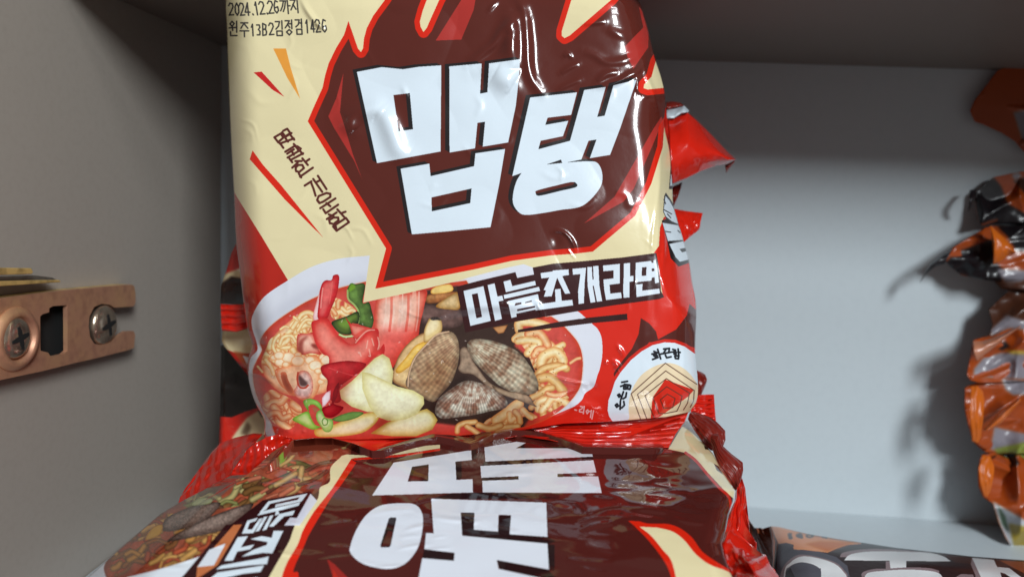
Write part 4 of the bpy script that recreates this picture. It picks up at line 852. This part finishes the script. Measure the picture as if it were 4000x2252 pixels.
# pull the interior together so the spike at the right does not fold the grid
Xf, Yf = gf[..., 0], gf[..., 1]
uf = np.linspace(0, 1, NUf + 1)[None, :] + 0 * Yf; vf = np.linspace(0, 1, NVf + 1)[:, None] + 0 * Xf
def on_top(X_, Y_, r):
    q = ray(X_, Y_); return (ZT + r - CAM[2]) / q[..., 2]
q0 = at(Xf, Yf, on_top(Xf, Yf, 0)); wx, wy = q0[..., 0] * 1000, q0[..., 1] * 1000      # mm on the packet's own top
Rf_ = -.010 * (1 - np.clip(uf / .12, 0, 1)) ** 2 - .003 * (1 - np.clip((1 - uf) / .03, 0, 1)) ** 2
Rf_ += .0020 * np.exp(-((vf) / .02) ** 2)
Rf_ += .00050 * fbm(wx / 34, wy / 30, 51, 2) + .00005 * fbm(wx / 11, wy / 9, 61, 2)
Rf_ += .0006 * fbm(wx / 12, wy / 9, 71, 2) * np.exp(-((Xf - 2600) / 260) ** 2 - ((Yf - 1930) / 130) ** 2)
Rf_ += .0004 * np.exp(-((uf - .30) / .02) ** 2) * (1 - vf)
Rf_ -= np.minimum(1.5 * np.clip(-.170 - q0[..., 1], 0, 1) ** 2, .03)      # the top rounds down towards the viewer
for _k in range(60):
    _x = 500 + 2300 * _rn.rand(); _y = 1720 + 500 * _rn.rand(); _a = (_rn.rand() - .5) * 1.6; _l = 50 + 130 * _rn.rand()
    Rf_ += ridge(Xf, Yf, [(_x, _y), (_x + _l * .5, _y + _l * .2 * _a), (_x + _l, _y + _l * .3 * math.sin(_a))], 5 + 6 * _rn.rand(), .00008 + .00018 * _rn.rand())
tf = on_top(Xf, Yf, Rf_)
rf = tag(bpy.data.objects.new('noodle_packet', None), 'brown noodle packet lying flat on its back nearest the camera, name turned sideways', 'noodle packet', 'red noodle packets')
SC.collection.objects.link(rf)
film('bag', gf, tf, m_flat, cf, rf, back=.034, backdir=(0, 0, -1), rings=6)
# left seal, two ribbed lobes
strip('end_seal', c('G', 1000, 590, 1060, 450, 1130, 350, 1200, 280, 1330, 230, 1480, 195, 1560, 200), c('G', 850, 785, 1000, 700, 1180, 605, 1290, 548, 1310, 540, 1370, 430, 1450, 330),
      [.262, .268, .272, .272], [.250, .246, .244, .250], m_red, None, rf, 100, 50, rib=.0002, nrib=8, wav=.0025, seed=12, left=c('G', 1000, 590, 930, 620, 865, 730, 850, 785), across=True)
strip('end_seal', c('G', 1380, 400, 1430, 330, 1500, 275, 1600, 225, 1680, 205, 1760, 220, 1825, 245), c('G', 1290, 552, 1400, 560, 1500, 565, 1640, 460, 1705, 400, 1770, 325, 1825, 247),
      [.240, .238, .239], [.240, .237, .239], m_red, None, rf, 100, 50, rib=.0002, nrib=8, wav=.0012, seed=14, left=c('G', 1380, 400, 1310, 500, 1290, 552), across=True)
# right seal standing up: dark inside at the back, red outside further forward
strip('end_seal', c('I', 905, 8, 1050, 60, 1120, 110, 1185, 180, 1188, 260, 1170, 312), c('I', 860, 80, 920, 180, 1000, 300, 1060, 350, 1100, 360, 1140, 330), [.274, .270, .266], [.270, .262, .258], m_dkred, None, rf, 90, 30, rib=.0003, nrib=6, wav=.0016, seed=16, left=c('I', 905, 8, 875, 30, 860, 80), cup=.002)
strip('end_seal', c('I', 1070, 210, 1130, 205, 1165, 312, 1240, 380, 1338, 455, 1342, 520, 1325, 610), c('I', 1060, 280, 1085, 380, 1130, 500, 1190, 600, 1240, 660, 1275, 700, 1290, 690), [.258, .252, .248], [.256, .246, .242], m_dkred, None, rf, 90, 30, rib=.0003, nrib=6, wav=.0014, seed=18, left=c('I', 1070, 210, 1055, 240, 1060, 280), cup=.002)
strip('end_seal', c('I', 1332, 590, 1360, 680, 1378, 850, 1395, 1000, 1400, 1100, 1460, 1150, 1455, 1240, 1540, 1260, 1580, 1350, 1650, 1440, 1700, 1700), c('I', 1275, 705, 1265, 790, 1215, 900, 1192, 1040, 1155, 1150, 1180, 1260, 1230, 1400, 1260, 1480, 1330, 1800),
      [.242, .225, .205, .180], [.239, .218, .198, .172], m_red, None, rf, 150, 40, rib=.0004, nrib=9, wav=.006, seed=20, across=True, cup=.003)

# ------------------------------------------------------------------ packets under and behind
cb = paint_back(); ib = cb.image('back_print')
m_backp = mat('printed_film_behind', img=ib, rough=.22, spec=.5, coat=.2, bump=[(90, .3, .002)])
def packet(label, T, B, L, R_, tb, bulge, material, cv, group, back=.03, n=(90, 60), nz=.0016, seed=0, backdir=(0, 1, 0), facet=0.0, name='noodle_packet'):
    r = tag(bpy.data.objects.new(name, None), label, 'noodle packet', group); SC.collection.objects.link(r)
    g_ = coons(T, B, L, R_, *n); u_ = np.linspace(0, 1, n[0] + 1)[None, :]; v_ = np.linspace(0, 1, n[1] + 1)[:, None]
    t_ = np.full(g_.shape[:2], float(tb)) if np.ndim(tb) == 0 else (1 - v_) * tb[0] + v_ * tb[1] + 0 * u_
    t_ = t_ + bulge * (np.abs(2 * u_ - 1) ** 3 + np.abs(2 * v_ - 1) ** 2.4) - nz * fbm(g_[..., 0] / 120, g_[..., 1] / 90, seed, 3)
    if facet:                                     # crumpled film: creased facets
        a_ = np.abs(vnoise(g_[..., 0] / 150 + seed, g_[..., 1] / 120, seed + 2)); b_ = np.abs(vnoise(g_[..., 0] / 200 + g_[..., 1] / 160, g_[..., 1] / 170 - seed, seed + 3))
        t_ = t_ + facet * (a_ + b_)
    t_ = np.minimum(t_, (DB - .006) / ray(g_[..., 0], g_[..., 1])[..., 1])     # nothing sinks into the back panel
    film('bag', g_, t_, material, cv, r, back=back, backdir=backdir, rings=5)
    return r
GR = 'red noodle packets'
r1 = packet('red noodle packet behind the standing one with a big triangular corner flap at right', p2(1700, 420, 2610, 420), p2(1700, 730, 2618, 700), p2(1700, 420, 1700, 730), p2(2610, 420, 2618, 700), .305, .006, m_backp, cb, GR, seed=1)
# corner flap as a folded cone of film
def flap(name, pts, ts, material, parent, nu=50, nv=40, wav=.001, seed=3, cup=.004, img=None):
    T, B, L, R_ = pts
    return strip(name, T, B, ts[0], ts[1], material, None, parent, nu, nv, 0, 1, wav, seed, L, R_, cup=cup, thick=.0008)
flap('corner_flap', (c('O', 118, 212, 180, 200, 250, 155, 310, 145, 400, 220, 560, 380, 700, 530, 785, 605), c('O', 165, 845, 300, 795, 450, 720, 600, 670, 700, 655, 785, 612), c('O', 118, 212, 135, 400, 150, 600, 165, 845), c('O', 785, 605, 786, 608, 785, 612)), ([.292, .298, .305], [.282, .290, .300]), m_red, r1, cup=.011, wav=.002)
flap('film_tip', (c('O', 680, 655, 730, 635, 778, 612), c('O', 690, 742, 700, 735, 760, 650), c('O', 680, 655, 685, 700, 690, 742), c('O', 778, 612, 772, 630, 760, 650)), ([.306], [.308]), m_dkred, r1, 12, 10)
flap('clear_edge', (c('O', 108, 125, 200, 110, 280, 80, 330, 130), c('O', 115, 210, 180, 205, 250, 160, 318, 146), c('O', 108, 125, 110, 170, 115, 210), c('O', 330, 130, 325, 140, 318, 146)), ([.296], [.291]), mat('white_film', lin(190, 200, 208), .3), r1, 24, 12, cup=.002)
flap('film_tip', (c('O', 105, 50, 160, 40, 240, 50, 280, 80), c('O', 108, 128, 160, 118, 220, 105, 275, 84), c('O', 105, 50, 108, 128), c('O', 280, 80, 275, 84)), ([.300], [.297]), m_dkred, r1, 20, 10, cup=.003)
r2 = packet('red noodle packet behind the standing one with a short folded seal halfway up at right', c('Q', 185, 120, 260, 100) + p2(2580, 790), c('Q', 90, 488, 220, 492) + p2(2640, 960), c('Q', 185, 130, 150, 200, 125, 290, 92, 385, 88, 488), p2(2580, 790, 2640, 960), .300, .008, m_backp, cb, GR, seed=5)
flap('end_seal', (c('O', 170, 1085, 300, 1110, 463, 1130), c('O', 275, 1418, 340, 1360, 432, 1290), c('O', 170, 1085, 210, 1200, 250, 1320, 275, 1418), c('O', 463, 1130, 440, 1220, 432, 1290)), ([.300, .303], [.290, .300]), m_red, r2, wav=.0015, cup=.003, seed=8)
flap('film_tip', (c('O', 170, 870, 265, 830), c('O', 140, 1000, 165, 1090), c('O', 170, 870, 150, 930, 140, 1000), c('O', 265, 830, 230, 950, 165, 1090)), ([.31], [.308]), m_dkred, r2, 14, 14)
r3 = packet('red and cream noodle packet behind the standing one, its ribbed seal folded at the left', c('Q', 100, 636, 240, 626) + p2(2600, 1240), c('Q', 235, 870, 400, 900) + p2(2640, 1560), c('Q', 100, 640, 96, 700, 150, 790, 240, 885), p2(2600, 1240, 2640, 1560), .296, .006, m_backp, cb, GR, seed=9)
strip('end_seal', c('Q', 88, 488, 150, 492, 300, 490), c('Q', 96, 640, 180, 646, 240, 628, 330, 620), [.290, .285], [.290, .285], m_red, None, r3, 40, 60, rib=.0005, nrib=4, wav=.0012, seed=22)
flap('film_tip', (p2(2710, 1440, 2740, 1452, 2755, 1462), p2(2720, 1560, 2740, 1540, 2758, 1500), p2(2710, 1440, 2720, 1560), p2(2755, 1462, 2762, 1480, 2758, 1500)), ([.290], [.288]), m_dkred, r3, 14, 14)
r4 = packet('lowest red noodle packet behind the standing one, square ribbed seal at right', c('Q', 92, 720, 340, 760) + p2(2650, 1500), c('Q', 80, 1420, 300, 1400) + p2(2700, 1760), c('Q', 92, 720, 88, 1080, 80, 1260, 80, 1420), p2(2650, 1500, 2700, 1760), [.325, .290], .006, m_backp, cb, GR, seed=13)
strip('end_seal', c('F', 1820, 1040, 1900, 1030, 1982, 1028), c('F', 1800, 1240, 1900, 1230, 1998, 1235), [.280, .284], [.276, .282], m_red, None, r4, 40, 60, rib=.0005, nrib=6, wav=.0012, seed=23, right=c('F', 1982, 1028, 1990, 1150, 1998, 1235))
r5 = packet('red noodle packet at the bottom, directly under the flat one', p2(420, 2300, 1500, 2200, 2860, 2190), p2(300, 2900, 1500, 2950, 2900, 2900), p2(420, 2300, 300, 2900), p2(2860, 2190, 2900, 2900), [.275, .185], .004, m_backp, cb, GR, seed=17, backdir=(0, .4, -1), back=.03)
strip('end_seal', c('P', 470, 1230, 540, 1290, 600, 1300, 606, 1360, 660, 1400, 690, 1500), c('P', 360, 1380, 380, 1420, 400, 1460, 430, 1600, 450, 1700, 470, 1800), [.235, .215], [.215, .19], m_red, None, r5, 60, 30, rib=.0005, nrib=7, wav=.002, seed=25, across=True)

# ------------------------------------------------------------------ stack of orange packets on the right
co = paint_orange()
m_or = mat('orange_print', img=co.image('orange_print'), rough=.32, spec=.4, coat=.1, bump=[(120, .2, .001)])
m_of = mat('orange_film', lin(190, 92, 22), .3, spec=.4, bump=[(150, .4, .001)]); m_bf = mat('black_film', lin(30, 24, 28), .35, bump=[(150, .4, .001)])
GO = 'orange noodle packets stacked at the right'
def op(label, L, yt, yb, tb, seed, **k):
    L = list(L); return packet(label, [L[0], (4250, yt), (4650, yt)], [L[-1], (4250, yb), (4650, yb)], L, [(4650, yt), (4650, yb)], tb, .003, m_or, co, GO, n=(150, 70), nz=.002, seed=seed, facet=.007, back=.003, backdir=(.3, 1, 0), **k)
o1 = op('orange noodle packet on top of the right-hand stack with a big rounded lobe', c('K', 560, 88, 500, 110, 440, 190, 370, 280, 345, 340, 372, 400, 420, 415, 520, 460, 600, 510, 650, 570), 190, 620, .366, 31)
o2 = op('orange and black noodle packet with ragged edge, second from top of the right-hand stack', c('K', 640, 680, 560, 695, 480, 712, 420, 760, 375, 800, 372, 860, 385, 930, 410, 985, 500, 985, 560, 990), 640, 880, .366, 33)
flap('film_tip', (c('K', 345, 785, 385, 778), c('K', 335, 905, 342, 900), c('K', 345, 785, 335, 905), c('K', 385, 778, 360, 850, 342, 900)), ([.372], [.372]), m_bf, o2, 10, 12)
o3 = op('orange noodle packet with long pointed black flap, third in the right-hand stack', c('K', 470, 985, 430, 1000, 330, 1060, 250, 1110, 190, 1170, 230, 1215, 300, 1270, 400, 1290, 480, 1300, 520, 1340, 560, 1350), 890, 1130, .362, 35)
flap('film_tip', (c('K', 250, 1115, 190, 1150, 120, 1200, 62, 1305), c('K', 200, 1205, 150, 1220, 100, 1260, 64, 1308), c('K', 250, 1115, 200, 1205), c('K', 62, 1305, 64, 1308)), ([.368, .372], [.368, .372]), m_bf, o3, 24, 12)
flap('corner_flap', (c('K', 460, 985, 500, 1020, 560, 1070, 605, 1135), c('K', 478, 1205, 520, 1190, 560, 1160, 605, 1140), c('K', 460, 985, 485, 1080, 478, 1205), c('K', 605, 1135, 605, 1140)), ([.361], [.361]), m_of, o3, 24, 20)
o4 = op('orange and white noodle packet with dark spot, fourth in the right-hand stack', c('L', 560, 30, 480, 100, 428, 150, 450, 230, 430, 288, 345, 315, 330, 400, 310, 500, 330, 530, 380, 545), 1135, 1480, .362, 37)
flap('corner_flap', (c('L', 345, 318, 400, 320, 500, 285, 600, 235), c('L', 365, 430, 400, 400, 500, 320, 605, 240), c('L', 345, 318, 350, 380, 365, 430), c('L', 600, 235, 605, 240)), ([.361], [.359]), mat('pale_orange_film', lin(180, 116, 88), .3), o4, 30, 14)
o5 = op('bright orange crumpled noodle packet with a curled flap, fifth in the right-hand stack', c('L', 400, 530, 330, 555, 300, 570, 298, 680, 320, 780, 345, 860, 370, 885, 410, 915, 440, 925), 1480, 1770, .362, 39)
flap('corner_flap', (c('L', 335, 562, 370, 560, 400, 590, 408, 640), c('L', 340, 860, 370, 870, 388, 840), c('L', 335, 562, 328, 700, 340, 860), c('L', 408, 640, 400, 740, 388, 840)), ([.360], [.358]), m_of, o5, 20, 30, cup=.004)
flap('corner_flap', (c('L', 400, 800, 480, 710, 600, 620), c('L', 430, 800, 500, 760, 605, 640), c('L', 400, 800, 430, 800), c('L', 600, 620, 605, 640)), ([.360], [.358]), m_of, o5, 20, 10)
o6 = op('orange noodle packet with white lower edge at the bottom of the right-hand stack', c('L', 460, 920, 390, 930, 370, 1000, 375, 1100, 400, 1160, 450, 1190, 480, 1290, 520, 1380, 560, 1440, 620, 1450), 1780, 2170, .364, 41)
flap('corner_flap', (c('L', 400, 932, 440, 940, 462, 1000), c('L', 400, 1150, 420, 1160, 440, 1130), c('L', 400, 932, 375, 1000, 385, 1090, 400, 1150), c('L', 462, 1000, 455, 1060, 440, 1130)), ([.361], [.359]), m_of, o6, 20, 30, cup=.003)

# ------------------------------------------------------------------ dark packet lying low on the right
cd = paint_dark()
m_dark = mat('dark_print', img=cd.image('dark_print'), rough=.3, spec=.15, coat=0, ior=1.35, bump=[(200, .12, .001)])
rd = tag(bpy.data.objects.new('noodle_packet', None), 'dark brown packet with large pale grey letters lying on the shelf floor at lower right', 'noodle packet'); SC.collection.objects.link(rd)
ZD = .036
gd = coons(c('J', 260, 360, 330, 365, 600, 430, 900, 480, 1070, 505, 1400, 555, 1800, 600, 2100, 635, 2576, 670) + p2(4600, 2260), p2(2960, 2800, 4600, 2900), c('J', 260, 360, 300, 500, 285, 700, 290, 824, 250, 1100) + p2(2960, 2800), p2(4600, 2260, 4600, 2900), 200, 90)
vd = np.linspace(0, 1, 91)[:, None]; ud = np.linspace(0, 1, 201)[None, :]
zr = ZD - .010 * (1 - np.clip(vd / .10, 0, 1)) ** 2 - .006 * (1 - np.clip(ud / .1, 0, 1)) ** 2 + .0008 * fbm(gd[..., 0] / 200, gd[..., 1] / 90, 77, 2)
td = (zr - CAM[2]) / ray(gd[..., 0], gd[..., 1])[..., 2]
film('bag', gd, td, m_dark, cd, rd, back=.022, backdir=(0, 0, -1), rings=5)
m_brs = mat('brown_seal_film', lin(128, 62, 28), .3, spec=.5, bump=[(200, .3, .001)], mott=[(150, .6, lin(70, 34, 20))])
strip('end_seal', c('J', -40, 260, 60, 300, 112, 375, 160, 372, 200, 385, 262, 358), c('J', 0, 900, 120, 860, 200, 840, 285, 850), [.315, .302], [.285, .262], m_brs, None, rd, 60, 60, rib=.0006, nrib=6, wav=.002, seed=31, across=True, right=c('J', 262, 358, 300, 500, 288, 700, 285, 850))

# ------------------------------------------------------------------ metal bracket screwed to the side panel
copper = mat('copper_plated_steel', lin(206, 152, 122), .36, metal=.55, mott=[(60, .7, lin(214, 168, 120)), (300, .35, lin(150, 92, 84))], bump=[(700, .2, .0003)], rough_var=.15)
brass = mat('worn_brass', lin(222, 186, 116), .42, metal=.4, mott=[(200, .7, lin(120, 96, 60))], bump=[(700, .2, .0003)])
steel = mat('grimy_steel', lin(140, 132, 122), .4, metal=.6, mott=[(150, .6, lin(80, 70, 62))])
chrome = mat('plated_screw', lin(206, 188, 166), .2, metal=.85, mott=[(240, .6, lin(110, 60, 54))])
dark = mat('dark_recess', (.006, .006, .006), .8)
def onwall(pts, off):
    q = np.array(pts, float); r = ray(q[:, 0], q[:, 1]); t_ = (XL + off) / r[:, 0]; return CAM + r * t_[:, None]
br = tag(bpy.data.objects.new('wall_bracket', None), 'copper-coloured metal bracket screwed to the brown-grey side panel', 'bracket'); SC.collection.objects.link(br)
h1 = .0062
plate = c('M', -300, 560, 0, 520, 300, 482, 600, 445, 900, 418, 1240, 388, 1268, 402, 1280, 470, 1280, 560, 1262, 594, 1190, 600, 1080, 606, 1040, 580, 960, 570, 890, 600, 845, 690, 838, 780, 850, 880, 890, 945, 960, 960, 1050, 930, 1110, 880, 1190, 828, 1262, 826, 1278, 860, 1266, 985, 1200, 1010, 900, 1085, 700, 1130, 400, 1205, 0, 1290, -300, 1350)
win = c('M', 465, 612, 500, 592, 635, 583, 637, 1012, 600, 1045, 480, 1070, 455, 1030, 383, 1012, 380, 690, 402, 668, 465, 650)
hole = lambda q: onwall(q, h1)
o = extrude('plate', onwall(plate, h1), (-.0016, 0, 0), copper, br, .0004, [hole(win)])
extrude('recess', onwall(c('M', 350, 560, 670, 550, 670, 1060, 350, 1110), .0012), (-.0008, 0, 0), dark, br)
# side flanges that carry the plate off the panel
for q in (c('M', -300, 560, 0, 520, 600, 445, 1240, 388, 1268, 402), c('M', 1200, 1010, 900, 1085, 700, 1130, 400, 1205, 0, 1290, -300, 1350)):
    a_ = onwall(q, h1 - .0004); n = len(a_); b_ = a_.copy(); b_[:, 0] = XL + .0002
    dz = -.0012 if q[0][1] < q[-1][1] + 400 and q[0][1] < 1200 else .0012
    vs = np.concatenate([a_, b_]); vs2 = vs + [0, 0, dz]
    fs = [[i, i + 1, n + i + 1, n + i] for i in range(n - 1)]; N2 = 2 * n
    fs += [[j + N2 for j in reversed(f)] for f in fs] + [[i, N2 + i, N2 + i + 1, i + 1] for i in range(n - 1)]
    fs += [[0, n, N2 + n, N2], [n - 1, N2 + n - 1, N2 + 2 * n - 1, 2 * n - 1]]
    mesh('flange', np.concatenate([vs, vs2]), fs, brass if dz < 0 else copper, None, br, False)
extrude('arm', onwall(c('M', -300, 425, 0, 405, 300, 385, 560, 368, 580, 360, 560, 345, 300, 348, 0, 356, -300, 362), .0085), (-.0012, 0, 0), brass, br, .0003)
extrude('arm', onwall(c('M', -300, 400, 0, 392, 300, 378, 520, 362, 540, 345, 500, 322, 318, 300, 0, 312, -300, 320), .006), (-.004, 0, 0), steel, br, .0003)
extrude('arm', onwall(c('M', -300, 300, 0, 300, 300, 290, 318, 272, 300, 234, 0, 230, -300, 228), .0105), (-.0012, 0, 0), brass, br, .0003)
def disc(name, cpx, off, rz, prof, material, parent, seg=48, squash=1.0):
    ce = onwall([cpx], off)[0]; vs = []; fs = []
    for k, (rr_, hh) in enumerate(prof):
        for i in range(seg):
            a_ = i / seg * 2 * math.pi; vs.append(ce + [hh, rr_ * rz * math.cos(a_), rr_ * rz * math.sin(a_)])
    for k in range(len(prof) - 1):
        for i in range(seg):
            j = (i + 1) % seg; fs.append([k * seg + i, k * seg + j, (k + 1) * seg + j, (k + 1) * seg + i])
    fs.append(list(range((len(prof) - 1) * seg, len(prof) * seg))); fs.append(list(range(seg))[::-1])
    return mesh(name, vs, fs, material, None, parent)
def rad(cpx, hpx, off):
    a_, b_ = onwall([(cpx[0], cpx[1] - hpx), (cpx[0], cpx[1] + hpx)], off); return abs(a_[2] - b_[2]) / 2
def screw(cc, half, off, label):
    rz = rad(cc, half, off)
    sc_ = tag(bpy.data.objects.new('screw', None), label, 'screw', 'screws in the bracket'); SC.collection.objects.link(sc_)
    disc('head', cc, off, rz, [(.9, -.003), (1, 0), (1, .0006), (.95, .0014), (.82, .0021), (.62, .0026), (.4, .00285), (.2, .0029), (.02, .0029)], chrome, sc_)
    ce = onwall([cc], off)[0]
    for ang in (math.radians(12), math.radians(102)):
        d1 = np.array([0, math.cos(ang), math.sin(ang)]); d2 = np.array([0, -math.sin(ang), math.cos(ang)])
        L_, W_ = rz * .56, rz * .13; b0 = ce + [.00245, 0, 0]
        q = [b0 - d1 * L_ - d2 * W_ * .5, b0 - d1 * L_ * .5 - d2 * W_, b0 + d1 * L_ * .5 - d2 * W_, b0 + d1 * L_ - d2 * W_ * .5, b0 + d1 * L_ + d2 * W_ * .5, b0 + d1 * L_ * .5 + d2 * W_, b0 - d1 * L_ * .5 + d2 * W_, b0 - d1 * L_ + d2 * W_ * .5]
        extrude('slot', q, (.00052 if ang < 1 else .00054, 0, 0), dark, sc_)
    return sc_
cL = c('M', 110, 900)[0]
disc('boss', cL, h1 - .0012, rad(cL, 310 / 2.417, h1), [(1.0, .001), (.97, .0018), (.86, .0030), (.74, .0034), (.68, .0030), (.62, .0012), (.6, .0010)], copper, br)
screw(c('M', 968, 768)[0], 185 / 2.417, h1 - .0012, 'cross-head screw in the open notch at the right end of the bracket')
screw(c('M', 120, 890)[0], 200 / 2.417, h1 + .0004, 'cross-head screw in the round boss at the left end of the bracket')
